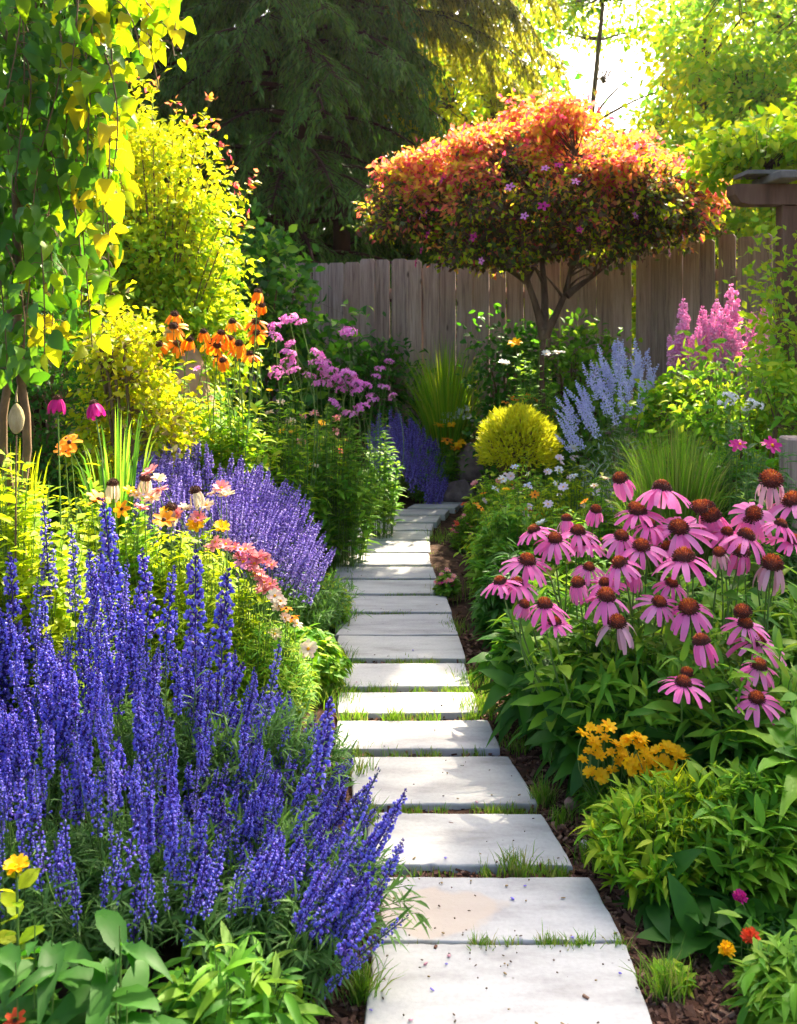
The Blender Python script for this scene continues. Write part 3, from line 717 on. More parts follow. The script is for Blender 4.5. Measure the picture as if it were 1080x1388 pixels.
def conifer(label, base, H0, rad, nb, seed, leafm='conifer', zmin=.8, maxr=2.4, name='conifer_tree', az=None, group='dark conifers behind the fence', mats=None, tw=36, ndl=12, ls=.10):
    r = R(seed); root = thing(name, label, 'tree', base, group)
    C = np.zeros((1, 14, 3)); C[0, :, 2] = np.linspace(0, H0, 14); C[0, 1:, :2] = np.cumsum(r.normal(size=(13, 2)) * .02, 0)
    tr = MB().add(*tubes(C, np.linspace(rad, rad * .25, 14)[None], 12))
    t = np.sort(r.random(nb) ** .9); z = zmin + (H0 - zmin) * t
    a = np.arange(nb) * 2.4 + r.uniform(-.4, .4, nb) if az is None else r.uniform(az[0], az[1], nb)
    rr = maxr * (1 - .72 * t) * r.uniform(.7, 1.1, nb)
    D = np.stack([np.cos(a), np.sin(a)], 1)
    s = np.c_[np.zeros((nb, 2)), z]; tip = np.c_[D * rr[:, None], z - rr * r.uniform(.12, .42, nb)]; mid = np.c_[D * rr[:, None] * .55, z + rr * .10]
    B = bez(s, mid, tip, 10); tr.add(*tubes(B, np.linspace(1, .15, 10)[None] * .03, 5))
    # side twigs that hang
    P, T = lerpc(B, r.uniform(.22, 1, (nb, tw))); P = P.reshape(-1, 3); T = T.reshape(-1, 3); n = len(P)
    sgn = np.where(r.random(n) < .5, -1, 1)[:, None]; S = unit(np.cross(T, UP)) * sgn
    ln = r.uniform(.25, .6, n)[:, None] * (maxr / 2.4) ** .5
    e = P + (T * .45 + S * .55) * ln - UP * ln * r.uniform(.15, .85, (n, 1)); m = P + (T * .4 + S * .5) * ln * .6 + UP * ln * .02
    K = bez(P, m, e, 5); tr.add(*tubes(K, np.linspace(1, .3, 5)[None] * .006, 3))
    Q, U = lerpc(K, np.linspace(.12, 1, ndl)[None].repeat(n, 0) + r.normal(size=(n, ndl)) * .03); Q = Q.reshape(-1, 3); U = U.reshape(-1, 3); k = len(Q)
    X = unit(np.cross(U, rnd(r, k)))
    cm = MB()
    for sg in (1, -1):
        cm.add(*inst(T_narrow2, Q, U * .9 + X * .75 * sg - UP * .2, UP + rnd(r, k) * .6, (ls * r.uniform(.6, 1.2, k))[:, None] * np.ones((1, 3))))
    tr.build('trunk', G['redbark'], root)
    cm.build('crown', mats or [G[leafm]], root)
T_narrow2 = leafT('lance', 2, .24, .35, .2)
conifer('tall dark conifer with a reddish trunk and hanging boughs, left of the ornamental tree', (gx(395, 9.6), 9.6, 0), 8.0, .13, 240, 31, zmin=.9, maxr=2.2)
conifer('dark conifer further back, half hidden behind the reddish-trunked one', (gx(215, 11.2), 11.2, 0), 8.5, .2, 170, 32, zmin=.9, maxr=2.6)
conifer('dark conifer standing just left of the ornamental tree crown', (gx(500, 11.3), 11.3, 0), 8.0, .16, 150, 33, zmin=.7, maxr=1.35)
conifer('conifer whose long bough, painted backlit yellow-green, reaches over the ornamental tree', (gx(455, 9.9), 9.9, 0), 7.4, .12, 44, 34, leafm='conifer_sunpaint', zmin=4.5, maxr=2.5, az=(-.45, .5), tw=80, ls=.085)
conifer('low dark conifer at the far left behind the golden shrub', (gx(40, 9.5), 9.5, 0), 7.5, .17, 110, 35, zmin=.6, maxr=2.3)

leaftree('golden_tree', 'yellow-green tree glowing behind the crown of the orange ornamental tree', 'tree', 'sunlit trees beyond the fence', (gx(670, 11.5), 11.5, 0), [(0, 0, 0), (.1, 0, 2), (0, .1, 4.0)], .13,
         [(0, 0, 3.2, 1.15, 1.2, 1.2), (-.5, .3, 4.2, .9, .9, .8), (.7, 0, 3.0, .7, .9, .7), (.3, 0, 2.0, 1.6, 1, .8)], 'gold', T_oval2, .12, 900, 24, .16, 41, hole=.15, matf=mixf, mats=[G['gold'], G['bright'], G['lime']])
leaftree('leafy_tree', 'lime green tree with a dark limb, right of the white gap of sky', 'tree', 'sunlit trees beyond the fence', (gx(930, 12.0), 12.0, 0), [(0, 0, 0), (.1, 0, 2), (.2, .1, 3.4), (.3, 0, 5.4)], .15,
         [(-.1, 0, 3.1, 1.0, 1.0, .8), (.9, .2, 4.9, 1.1, 1.1, 1.2), (.6, 0, 2.1, 1.6, 1, 1.0)], 'lime', T_oval2, .12, 640, 22, .17, 42, hole=.2, matf=mixf, mats=[G['lime'], G['mid'], G['gold']])
leaftree('leafy_tree', 'green tree filling the top right corner behind the pergola vine, with an unseen limb added for shade', 'tree', 'sunlit trees beyond the fence', (gx(1120, 10.5), 10.5, 0), [(0, 0, 0), (.1, 0, 2), (-.1, .1, 4.2), (-.8, -1.4, 5.6), (-1.6, -2.6, 6.1)], .13,
         [(0, 0, 3.4, 1.5, 1.2, 1.5), (-.5, .2, 4.7, 1.2, 1.1, .9), (-1.7, -2.9, 6.2, 1.25, 1.35, .7)], 'bright', T_oval2, .11, 900, 24, .15, 43, hole=.1, matf=mixf, mats=[G['bright'], G['mid'], G['lime']])  # last lobe and its limb are out of view, added to shade the near slabs
leaftree('leafy_tree', 'dark green tree beyond the white gap of sky, hazy and farthest', 'tree', 'sunlit trees beyond the fence', (gx(880, 15.5), 15.5, 0), [(0, 0, 0), (.1, 0, 2), (.1, .1, 4.4)], .15,
         [(.2, 0, 3.4, 1.5, 1.2, 1.0), (.9, .2, 5.3, .9, 1.1, .8)], 'mid', T_oval2, .13, 460, 22, .18, 44, hole=.2)
leaftree('leafy_tree', 'small lime tree whose sprays hang across the top of the white gap of sky', 'tree', 'sunlit trees beyond the fence', (gx(800, 14.0), 14.0, 0), [(0, 0, 0), (.1, 0, 2), (-.1, .1, 3.0), (.2, 0, 6.2)], .09,
         [(-.1, 0, 2.6, 1.9, 1.0, .75), (.2, .2, 6.4, 1.7, .9, .9)], 'lime', T_oval2, .11, 560, 18, .2, 45, hole=.2, matf=mixf, mats=[G['lime'], G['bright'], G['mid']])

leaftree('added_shade_tree', 'unseen tree added above the viewpoint at the near right to shade the nearest slabs', 'tree', None, (3.0, -.1, 0), [(0, 0, 0), (-.1, 0, 1.6), (-.5, .2, 3.0), (-1.4, .6, 4.4)], .14,
         [(-1.5, .5, 4.3, 1.9, 1.5, .7), (-2.8, 0, 4.5, 1.3, 1.5, .6)], 'mid', T_oval, .11, 420, 20, .16, 46, hole=.2)  # out-of-view tree added to hold sky light off the near slabs

# ornamental tree with coral new growth
def coral_f(P, O, r):
    z = P[:, 2] + r.normal(size=len(P)) * .12 + .12 * np.sin(P[:, 0] * 7) + .08 * np.sin(P[:, 0] * 17 + P[:, 1] * 9)
    return np.where(z > 2.27 - .12 * np.abs(P[:, 0]), np.where(r.random(len(P)) < .88, 0, 2), np.where(r.random(len(P)) < .10, 0, np.where(r.random(len(P)) < .75, 1, 2)))
def ornamental():
    Yd = 6.3; r = R(51); base = (gx(738, Yd), Yd, 0)
    root = thing('ornamental_tree', 'small multi-stemmed tree with coral, orange and yellow leaves above dark ones, before the fence', 'tree', base)
    mb = MB(); src = []
    main = [(0, 0, -.02), (-.01, 0, .6), (-.03, 0, 1.0), (.0, 0, 1.28)]
    for k, (pts, rad) in enumerate([(main, .040), ([(0, 0, 1.2), (-.06, .02, 1.45), (-.13, .0, 1.62), (-.10, 0, 1.8), (-.25, .05, 2.1)], .027), ([(0, 0, 1.22), (.08, -.03, 1.38), (.16, .02, 1.55), (.19, 0, 1.75), (.38, 0, 2.15)], .027),
                                    ([(0, 0, 1.25), (.02, .1, 1.5), (.0, .15, 1.8), (.05, .1, 2.4)], .03), ([(.15, 0, 1.5), (.4, .05, 1.68), (.7, 0, 1.95)], .022), ([(-.12, 0, 1.6), (-.35, .05, 1.75), (-.7, 0, 1.95)], .022),
                                    ([(-.12, 0, 1.65), (-.35, -.15, 1.9), (-.5, -.2, 2.2)], .02), ([(.18, 0, 1.7), (.3, -.2, 1.95), (.5, -.2, 2.2)], .02)]):
        m, s = limbs(r, pts, rad, 0 if k == 0 else 5, .35, rad * .45, rise=.8); mb.f += [(f + mb.n, q) for f, q in m.f]; mb.v += m.v; mb.n += m.n
        if k: src.append(s)
    src = np.concatenate(src); cm = MB()
    for k in range(94):
        X = -1.02 + 2.12 * ((k * .618) % 1) + r.normal() * .03
        top = np.interp(X, [-1.05, -.85, -.65, -.35, 0, .3, .6, .85, 1.15], [2.44, 2.60, 2.52, 2.72, 2.82, 2.70, 2.74, 2.52, 2.30]) + r.normal() * .05
        bot = np.interp(X, [-1.05, -.7, -.3, 0, .5, .85, 1.15], [1.92, 1.78, 1.68, 1.70, 1.72, 1.84, 2.0]) + r.normal() * .04
        z = bot + .1 + (top - bot - .2) * r.random(); ry = .55 * math.sqrt(max(.05, 1 - (X / 1.2) ** 2)); e = (X, r.uniform(-ry, ry), z, r.uniform(.12, .24), r.uniform(.14, .24), r.uniform(.07, .15))
        m, tw = crown_mb(r, e, T_oval2, .047, int(14 + 26 * e[3] / .2), 21, .042, src=src, twig=.0026, down=.1, matf=coral_f, shell=.2, lump=.35, hole=.1)
        cm.f += [(f + cm.n, q_) for f, q_ in m.f]; cm.v += m.v; cm.n += m.n; mb.add(*tw)
    mb.build('trunk', G['bark'], root); cm.build('crown', [G['coral'], G['bronze'], G['lime']], root)
    fm = [small_flower(520 + i, 5, .032, P_['magenta' if i else 'phlox'], M_dark, .5) for i in range(2)]
    for i in range(26):
        a = r.uniform(3.3, 6.1); z = r.uniform(1.7, 2.3); q = np.array([math.cos(a) * .92, math.sin(a) * .62, z]); place('flower', fm[i % 2], root, q, unit(q - np.array([0, 0, 1.6])), 0, r.uniform(.8, 1.3))
ornamental()

# ------------------------------------------------------------------ pergola and its vine
def pergola():
    Yd = 4.9; m = solid('pergola_timber', [(.05, .025, .015), (.12, .06, .04), (.2, .11, .08)], 9, .75, .3, .5, (1, 1, .12)); m2 = solid('pergola_cap', [(.10, .09, .09), (.2, .18, .17)], 12, .8, .2, .3)
    x0 = gx(1067, Yd); root = thing('garden_pergola', 'dark timber pergola with a thick beam at the right edge, above the fence', 'pergola', (x0, Yd, 0))
    def bx(n, a, mm=m): MB().add(*box(*a)).build(n, mm, root, smooth=False).modifiers.new('bevel', 'BEVEL').width = .006
    zt = EYE + (HZ - 240) / F * Yd; zb = EYE + (HZ - 279) / F * Yd
    bx('post', (-.045, .045, -.045, .045, -.02, zb)); bx('post', (1.6, 1.69, -.045, .045, -.02, zb)); bx('post', (1.6, 1.69, .9, .99, -.02, zb))
    # beam with a cut end
    for y0, xo in ((-.065, 0), (.86, .9)):
        pr = [(-.30, zt - .045), (-.30, zb + .055), (-.27, zb + .012), (-.22, zb), (2.0, zb), (2.0, zt - .045)]
        V = np.array([(x + xo * (x < 0), y, z) for y in (y0, y0 + .13) for x, z in pr]); k = np.arange(6); k2 = (k + 1) % 6
        MB().add(V, [np.array([k]), np.array([k[::-1] + 6]), np.stack([k, k + 6, k2 + 6, k2], 1)]).build('beam', m, root, smooth=False)
    for i in range(4): bx('rafter', (-.14 + i * .55, -.02 + i * .55, -.25, 1.2 if i > 1 else .14, zt - .043, zt + .0), m2)
    MB().add(*box(-.25, 2.05, -.11, .10, zt + .002, zt + .022)).build('cap', m2, root, smooth=False)
    # vine on top
    r = R(61); v = thing('climbing_vine', 'bright lime vine heaped on top of the pergola and hanging from its beam', 'vine', (x0 + .12, Yd + .12, 0), 'climbing vines')
    st = MB().add(*tubes(np.array([[(.02, -.08, 0), (.09, -.10, .6), (-.0, -.13, 1.2), (.08, -.11, 1.7), (-.05, -.1, 2.1), (-.2, 0, 2.2), (.3, .1, 2.25), (1.2, .2, 2.3)]]), np.linspace(.02, .008, 8)[None], 6))
    cm = MB(); src = np.array([(-.2, 0, 2.15), (.3, .1, 2.2), (.8, .1, 2.25), (1.3, .1, 2.3)])
    for e, k in [((.35, .1, 2.28, .75, .45, .14), 260), ((1.1, .2, 2.5, .6, .4, .3), 120), ((-.18, .1, 2.22, .35, .3, .10), 70)]:
        mm, tw = crown_mb(r, e, T_heart2, .06, k, 12, .06, src=src, twig=.003, down=.3, matf=lambda P, O, r: (r.random(len(P)) < .6).astype(int)); cm.f += [(f + cm.n, q) for f, q in mm.f]; cm.v += mm.v; cm.n += mm.n; st.add(*tw)
    # upright sprays
    tips = np.array([(.05, -.1, 2.62), (-.04, 0, 2.5), (.12, 0, 2.55), (.0, .1, 2.66), (.2, .1, 2.45), (-.35, -.05, 2.32)]); b = tips * np.array([1, 1, 0]) * .5 + np.array([0, 0, 2.2]); C = bez(b, (b + tips) / 2 + np.array([.05, 0, .1]), tips, 6)
    st.add(*tubes(C, .003, 4)); P, D = lerpc(C, r.uniform(.1, 1, (6, 22))); P = P.reshape(-1, 3); D = D.reshape(-1, 3); X = unit(np.cross(D, rnd(r, len(P)))); cm.add(*inst(T_heart2, P, D * .4 + X, UP + rnd(r, len(P)) * .6, np.full((len(P), 3), .05)), 1)
    # foliage hanging down beside the post
    n = 130; P0 = np.stack([r.uniform(.02, .35, n), r.uniform(-.18, .0, n), r.uniform(.8, 2.1, n)], 1); P = np.repeat(P0, 9, 0) + r.normal(size=(n * 9, 3)) * .04
    cm.add(*inst(T_heart2, P, rnd(r, len(P)) - UP * .4, UP * .5 + rnd(r, len(P)), (r.uniform(.03, .06, len(P)))[:, None] * np.ones((1, 3))), 2)
    st.build('stem', G['bark'], v); cm.build('foliage', [G['lime'], G['bright'], G['mid']], v)
T_heart2 = leafT('heart', 3, .75, .3, .2)
pergola()

# ------------------------------------------------------------------ big-leaved vine, top left
def bigvine():
    r = R(71); Yd = 2.75; x0 = gx(18, Yd)
    v = thing('climbing_vine', 'large-leaved vine hanging at the upper left, green leaves with sunlight painted gold on its right side', 'vine', (x0, Yd, 0), 'climbing vines')
    A = np.array([[(0.0, 0, 0), (.03, .05, .5), (-.04, 0, 1.0), (.03, -.02, 1.4), (.0, 0, 1.8), (.1, .05, 2.5)], [(-.08, .05, 0), (-.02, 0, .5), (.04, .02, 1.0), (-.03, .03, 1.4), (.05, 0, 1.9), (-.1, 0, 2.5)], [(-.3, 0, 0), (-.25, 0, .5), (-.3, .02, 1.0), (-.22, .03, 1.4), (-.3, 0, 1.9), (-.2, 0, 2.5)]])
    st = MB().add(*tubes(np.stack([np.stack([np.interp(np.linspace(0, 5, 22), range(6), a[:, i]) for i in range(3)], 1) for a in A]), np.linspace(.016, .008, 22)[None], 6))
    # hanging shoots: from px to px
    pos, ax, nr, sc, mt, Cs = [], [], [], [], [], []
    sh = []
    for i in range(34):
        xs = r.uniform(-60, 150); ys = r.uniform(-120, 120); sh.append((xs, ys, xs + r.uniform(-30, 50), ys + r.uniform(120, 330), r.uniform(-.25, .25)))
    sh += [(180, -60, 236, 75, 0), (165, -30, 215, 120, .05), (140, 20, 160, 250, .1), (110, 150, 150, 400, .1), (40, 300, 50, 520, .05), (-30, 280, 30, 540, -.05),
           (150, -40, 232, 60, -.05), (120, -60, 225, 40, 0), (100, 0, 190, 75, -.1), (60, -20, 30, 480, 0), (10, 100, 60, 480, -.1), (-20, 100, 30, 500, .1), (90, 100, 125, 470, 0), (60, 200, 110, 420, -.05), (30, 150, 70, 460, .05), (140, -60, 180, 60, .1), (-30, 250, 10, 520, .0), (90, -60, 120, 260, 0), (130, 60, 150, 330, .1)]
    for (xa, ya, xb, yb, dy) in sh:
        a = px(xa, ya, Yd + dy) - np.array([x0, Yd, 0]); b = px(xb, min(yb, 500), Yd + dy - .1) - np.array([x0, Yd, 0]); m = (a + b) / 2 + np.array([.06, -.05, .08]) + r.normal(size=3) * .04
        Cs.append(bez(a[None], m[None], b[None], 9)[0])
    Cs = np.array(Cs); st.add(*tubes(Cs, np.linspace(1, .5, 9)[None] * .0032, 4))
    L = np.linalg.norm(Cs[:, -1] - Cs[:, 0], axis=1)
    cm = MB()
    for c, l in zip(Cs, L):
        n = max(5, int(l / .026)); P, D = lerpc(c[None], np.linspace(.02, 1, n)[None]); P = P[0]; D = D[0]
        X = unit(np.cross(D, rnd(r, n))); S = r.uniform(.042, .082, n)
        ped = P + X * .03; st.add(*tubes(bez(P, P + X * .02 + UP * .01, ped, 4), .0012, 3))
        A_ = unit(X * .55 - UP * .9 + r.normal(size=(n, 3)) * .3); N = unit(np.array([.1, -.8, .5]) + rnd(r, n) * .75)
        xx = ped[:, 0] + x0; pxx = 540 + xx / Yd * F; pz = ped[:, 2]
        lit = (pxx + r.normal(size=n) * 42) > np.interp(pz, [1.2, 1.45, 1.7, 2.2], [50, 105, 145, 150])  # leaves on the sunny side take the colour with sunlight painted in
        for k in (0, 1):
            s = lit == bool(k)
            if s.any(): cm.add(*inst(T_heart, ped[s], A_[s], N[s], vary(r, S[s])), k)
    # thick back layer of leaves so the vine is dense at the left
    n = 520; P = np.stack([gx(r.uniform(-80, 120, n), Yd + .2), r.uniform(Yd + .0, Yd + .45, n), r.uniform(1.45, 2.5, n)], 1) - np.array([x0, Yd, 0])
    cm.add(*inst(T_heart, P, -UP + rnd(r, n) * .5, np.array([0, -.7, .5]) + rnd(r, n) * .8, vary(r, r.uniform(.05, .09, n))), 0)
    st.add(*tubes(bez(P + UP * .04 + np.array([-.04, .03, 0]), P + UP * .02, P, 3), .0012, 3))
    st.build('stem', G['stembrown'], v); cm.build('foliage', [G['vine'], G['sunpaint_vine']], v)
bigvine()
#==PART4==
# ------------------------------------------------------------------ flower and spike meshes, shared
G['salviacalyx'] = leafy('calyx', [(.04, .05, .10), (.08, .12, .08), (.06, .05, .22)], tf=.2)
SP_blue = [spike_mesh(200 + i, .22, .018, 17, 6, [P_['blue'], P_['bluedark']], .0138, gap=.12) for i in range(6)]
SP_blue += [spike_mesh(260 + i, .22, .013, 15, 5, [P_['blue'] if i else P_['indigo'], G['salviacalyx']], .011, gap=.2) for i in range(3)]
SP_loose = [spike_mesh(210 + i, .22, .015, 9, 4, [P_['blue'], P_['bluedark']], .012, gap=.25) for i in range(3)]
SP_violet = [spike_mesh(220 + i, .18, .012, 15, 6, [P_['violet'], P_['violetdark']], .0105, gap=.05) for i in range(5)]
SP_indigo = [spike_mesh(230 + i, .18, .014, 12, 5, [P_['indigo'], P_['violetdark']], .013) for i in range(4)]
SP_pale = [spike_mesh(240 + i, .2, .018, 12, 5, [P_['paleblue'], P_['paleblue']], .0145, gap=.1) for i in range(4)]
SP_pink = [spike_mesh(250 + i, .3, .034, 15, 7, [P_['pinkspike'], P_['pinkspike']], .024, taper=.7, openf=1.1) for i in range(5)]
PET = [daisy_petals(300 + i, 14 + i % 6, .014, .058, .12 + .13 * (i % 4), P_['pinkcone'], .95) for i in range(9)]
PET += [daisy_petals(315 + i, 13 + i, .013, .052, .7 + .3 * i, P_['pinkfade'], .8, jit=.2) for i in range(2)]
PET_old = [daisy_petals(320 + i, 12, .013, .050, 1.15, P_['cream'], .8, jit=.2) for i in range(2)]
PET_side = [daisy_petals(330 + i, 12 + i, .013, .052, 1.02, P_['pinkcone'], .95) for i in range(3)]
PET_mag = daisy_petals(325, 15, .016, .06, 1.0, P_['magenta'], 1.3)
CONE = [cone_mesh(340 + i, .0185 + .0015 * i, .019 + .002 * i, M_cone) for i in range(3)]
PET_rud = [daisy_petals(350 + i, 11, .014, .048, .35 + .35 * i, P_['orange'], 1.35) for i in range(3)]
CONE_d = cone_mesh(345, .018, .019, M_dark, 90)
FL = {k: [small_flower(400 + j * 7 + i, 6 + i, .03, P_[k], M_dark if k in ('orange', 'red') else G['stemy'] if 'stemy' in G else P_['yellow'], .25 + .3 * i, 1 + (k in ('cream', 'rose', 'white', 'yellow', 'blush'))) for i in range(2)] for j, k in enumerate(['orange', 'yellow', 'cream', 'white', 'rose', 'red', 'blush', 'magenta', 'phlox', 'paleblue'])}
HEAD = [floret_head(430 + i, .042, 22, P_['phlox'], G['stem']) for i in range(3)]
HEADW = [floret_head(435 + i, .045, 22, P_['white'], G['stem']) for i in range(2)]

def coneflower(root, pos, ax, r, sc=1.0, pet=None, cone=None, roll=None):
    f = place('flower', None, root, pos, ax, r.uniform(0, 6.28) if roll is None else roll, sc)
    p = pet if pet is not None else PET[int(r.integers(len(PET)))]
    if pet != 0: put('petals', p, f)
    put('cone', cone or CONE[int(r.integers(3))], f)
    return f

# ------------------------------------------------------------------ deep blue salvia, front left
def front_salvia():
    r = R(500)
    B = [(-95, 2.35, 'deep blue salvia clump cut by the left edge of the picture'), (20, 1.95, 'deep blue salvia clump at the front left, above the broad-leaved plant'), (95, 2.5, 'tallest deep blue salvia clump, in the back row at the left'),
         (165, 2.0, 'dense deep blue salvia clump, front row, second from the left edge'), (235, 2.45, 'deep blue salvia clump with two tall loose spikes, below the pink and cream flowers'), (310, 2.05, 'deep blue salvia clump in the middle of the front row'),
         (395, 1.95, 'deep blue salvia clump leaning right towards the tan-stained slab'), (350, 2.4, 'deep blue salvia clump in the back row beside the feathery green plant')]
    base = np.array([(gx(x, Y), Y, 0) for x, Y, _ in B]); tips, dirs, lens, kinds = [], [], [], []
    con = lambda x: np.interp(x, [-150, 0, 60, 110, 150, 200, 240, 300, 350, 380, 420, 460, 500, 550], [755, 745, 715, 735, 708, 765, 795, 850, 885, 905, 935, 985, 1045, 1095])
    for i in range(450):
        x = r.uniform(-140, 520); c = con(x); t = r.random() ** .9; y = c + 12 + t * (315 if x < 330 else 280 * (1 - (x - 330) / 420))
        Y = 2.62 - .82 * t - max(0, x - 330) * .0006 + r.normal() * .05; tips.append(px(x, y, Y)); le = r.uniform(.12, .22) * (1 - .25 * t)
        ang = np.interp(x, [0, 250, 380, 540], [0, .08, .28, .6]) + r.normal() * .07
        dirs.append((math.sin(ang), -.12 - .15 * t + r.normal() * .06, math.cos(ang))); lens.append(le); kinds.append(0)
    for (x, y, Y, ln, ang) in [(62, 682, 2.5, .26, 0), (150, 680, 2.5, .27, .02), (262, 748, 2.35, .27, .0), (300, 772, 2.3, .27, .02), (228, 770, 2.4, .2, .05), (380, 872, 2.2, .2, .2), (550, 1078, 1.85, .16, .5), (455, 945, 2.05, .22, .25), (547, 1140, 1.8, .13, .45), (545, 1238, 1.72, .16, .75), (505, 1045, 1.95, .2, .35),
                              (530, 1100, 1.88, .15, .55), (520, 1200, 1.75, .14, .7), (505, 1180, 1.78, .15, .6), (490, 1120, 1.82, .18, .5), (500, 1290, 1.7, .12, .8), (15, 755, 2.4, .22, 0), (100, 712, 2.45, .24, .02), (200, 745, 2.4, .23, 0)]:
        tips.append(px(x, y, Y)); dirs.append((math.sin(ang), -.1, math.cos(ang))); lens.append(ln); kinds.append(0)
    for i in range(46):
        x = r.uniform(-20, 470); y = r.uniform(1090, 1180) + 0.10 * x; Y = 1.72 + r.normal() * .05 + .0; tips.append(px(x, y, Y)); dirs.append((np.interp(x, [0, 250, 480], [0, .1, .6]) + r.normal() * .08, -.25, 1)); lens.append(r.uniform(.07, .14)); kinds.append(1)
    tips = np.array(tips); dirs = unit(np.array(dirs)); lens = np.array(lens); kinds = np.array(kinds)
    roots = tips - dirs * tips[:, 2:3] * .8; own = nearest(base, roots)
    for b, (x, Y, lab) in enumerate(B):
        root = thing('blue_salvia', lab, 'salvia', base[b], 'deep blue salvia clumps at the front left'); s = own == b
        for k, ms, L0 in ((0, SP_blue, .22), (1, SP_loose, .22)):
            q = s & (kinds == k)
            if q.any(): spikes_on(root, tips[q] - base[b], dirs[q], lens[q], ms, L0, r, srad=.0016, leaf='salvia', T=T_narrow, ls=.045, per=14)
        mb, C = foliage(r, .24, .22, .34 if Y > 2.2 else .25, 140, 18, T_narrow, .05, t0=.25, up=.9, side=.7, stemr=.0014, dome=.7, spread=.4, aim=(.05 if x > 280 else 0, -.04, 0))
        mb.build('foliage', [G['salvia'], G['stem']], root)
front_salvia()

def spike_drift(name, labs, cat, group, bases, sampler, n, meshes, L0, seed, leaf, fol, ls=.05, srad=.0016, T=T_narrow, per=8):
    r = R(seed); base = np.array([(gx(x, Y), Y, 0) for x, Y in bases]); tips, dirs, lens = [], [], []
    for i in range(n):
        p, d, l = sampler(r, i)
        if p is None: continue
        tips.append(p); dirs.append(d); lens.append(l)
    tips = np.array(tips); dirs = unit(np.array(dirs)); lens = np.array(lens); own = nearest(base, tips - dirs * tips[:, 2:3] * .8)
    for b, lab in enumerate(labs):
        root = thing(name, lab, cat, base[b], group); s = own == b
        if s.any(): spikes_on(root, tips[s] - base[b], dirs[s], lens[s], meshes, L0, r, srad=srad, leaf=leaf, T=T, ls=ls, per=per)
        rx, h, nst, pr = fol; mb, C = foliage(r, rx, rx * .9, h, nst, pr, T, ls, t0=.25, up=.9, side=.7, stemr=.0014, dome=.7, spread=.4)
        mb.build('foliage', [G[leaf], G['stem']], root)
def s_violet(r, i):
    x = r.uniform(175, 455); top = np.interp(x, [175, 200, 260, 350, 420, 450], [610, 597, 592, 625, 668, 735]); bot = np.interp(x, [180, 300, 350, 400, 455], [665, 680, 715, 745, 765]); t = r.random()
    y = top + t * (bot - top); Y = 4.12 - .75 * t - (x > 400) * .1; a = np.interp(x, [180, 300, 455], [0, .12, .5]) + r.normal() * .06
    return px(x, y, Y), (math.sin(a), -.1, math.cos(a)), r.uniform(.13, .2)
spike_drift('violet_salvia', ['pale violet salvia at the left end of the drift, behind the fading cream flowers', 'pale violet salvia in the middle of the drift, below the orange black-eyed flowers', 'violet salvia in the drift just left of the lush green clump', 'violet salvia leaning over the path edge at the right end of the drift', 'violet salvia at the front of the drift, above the rose-red flowers'],
            'salvia', 'violet salvia drift beside the path', [(215, 3.85), (285, 3.95), (360, 3.9), (405, 3.7), (345, 3.6)], s_violet, 250, SP_violet, .18, 601, 'salvia', (.28, .36, 90, 16))
def s_indigo(r, i):
    x = r.uniform(498, 608); top = np.interp(x, [498, 530, 570, 608], [560, 552, 570, 605]); t = r.random(); y = top + t * 60; Y = 6.95 - .4 * t; a = (x - 545) / 60 * .35 + r.normal() * .12
    return px(x, y, Y), (math.sin(a), -.1, math.cos(a)), r.uniform(.16, .22)
spike_drift('indigo_catmint', ['violet-blue catmint mound left of the dark rocks, nearer the fence side', 'violet-blue catmint mound touching the dark rocks'], 'catmint', 'violet-blue mounds by the path end', [(525, 6.9), (578, 6.8)], s_indigo, 150, SP_indigo, .18, 602, 'mid', (.26, .40, 90, 14))
def s_pale(r, i):
    x = r.uniform(752, 892); top = np.interp(x, [752, 780, 800, 835, 870, 892], [525, 495, 470, 458, 458, 490]); t = r.random() ** 1.2; y = top + t * 70; Y = 5.0 - .4 * t; a = (x - 860) / 100 * .6 + r.normal() * .08
    return px(x, y, Y), (math.sin(a), -.1, math.cos(a)), r.uniform(.11, .19)
spike_drift('pale_lavender', ['pale blue lavender with long stems fanning left over the golden mound', 'pale blue lavender with upright spikes, left of the pink spires'], 'lavender', 'pale lavender right of the golden mound', [(830, 4.85), (868, 4.8)], s_pale, 66, SP_pale, .2, 603, 'silver', (.34, .55, 120, 12), ls=.07)
PK = [(990, 388, 5.2, .38), (998, 415, 5.15, .34), (925, 408, 5.1, .30), (932, 425, 5.0, .26), (952, 418, 5.1, .28), (958, 430, 5.05, .28), (972, 408, 5.1, .30), (978, 420, 5.0, .28), (966, 440, 4.95, .26), (1036, 413, 5.1, .26), (1042, 430, 5.0, .24), (1020, 425, 5.1, .22), (1012, 440, 5.0, .2), (918, 440, 5.0, .22), (945, 440, 4.95, .22), (1000, 440, 4.95, .24), (1030, 445, 4.95, .2), (985, 450, 4.95, .22), (908, 455, 4.95, .16), (938, 455, 4.9, .2)]
def s_pink(r, i):
    x, y, Y, l = PK[i]; return px(x, y, Y), (r.normal() * .05, -.05, 1), l
spike_drift('pink_spire', ['pink flower spires at the left of the group, before the fence', 'tallest pink flower spire and its neighbours, middle of the group', 'small pink flower spires beside the pergola post'], 'loosestrife', 'pink spires before the right fence', [(925, 4.95), (978, 5.0), (1033, 4.95)], s_pink, len(PK), SP_pink, .3, 604, 'mid', (.26, .95, 60, 18), ls=.08, T=T_lance2, srad=.004)

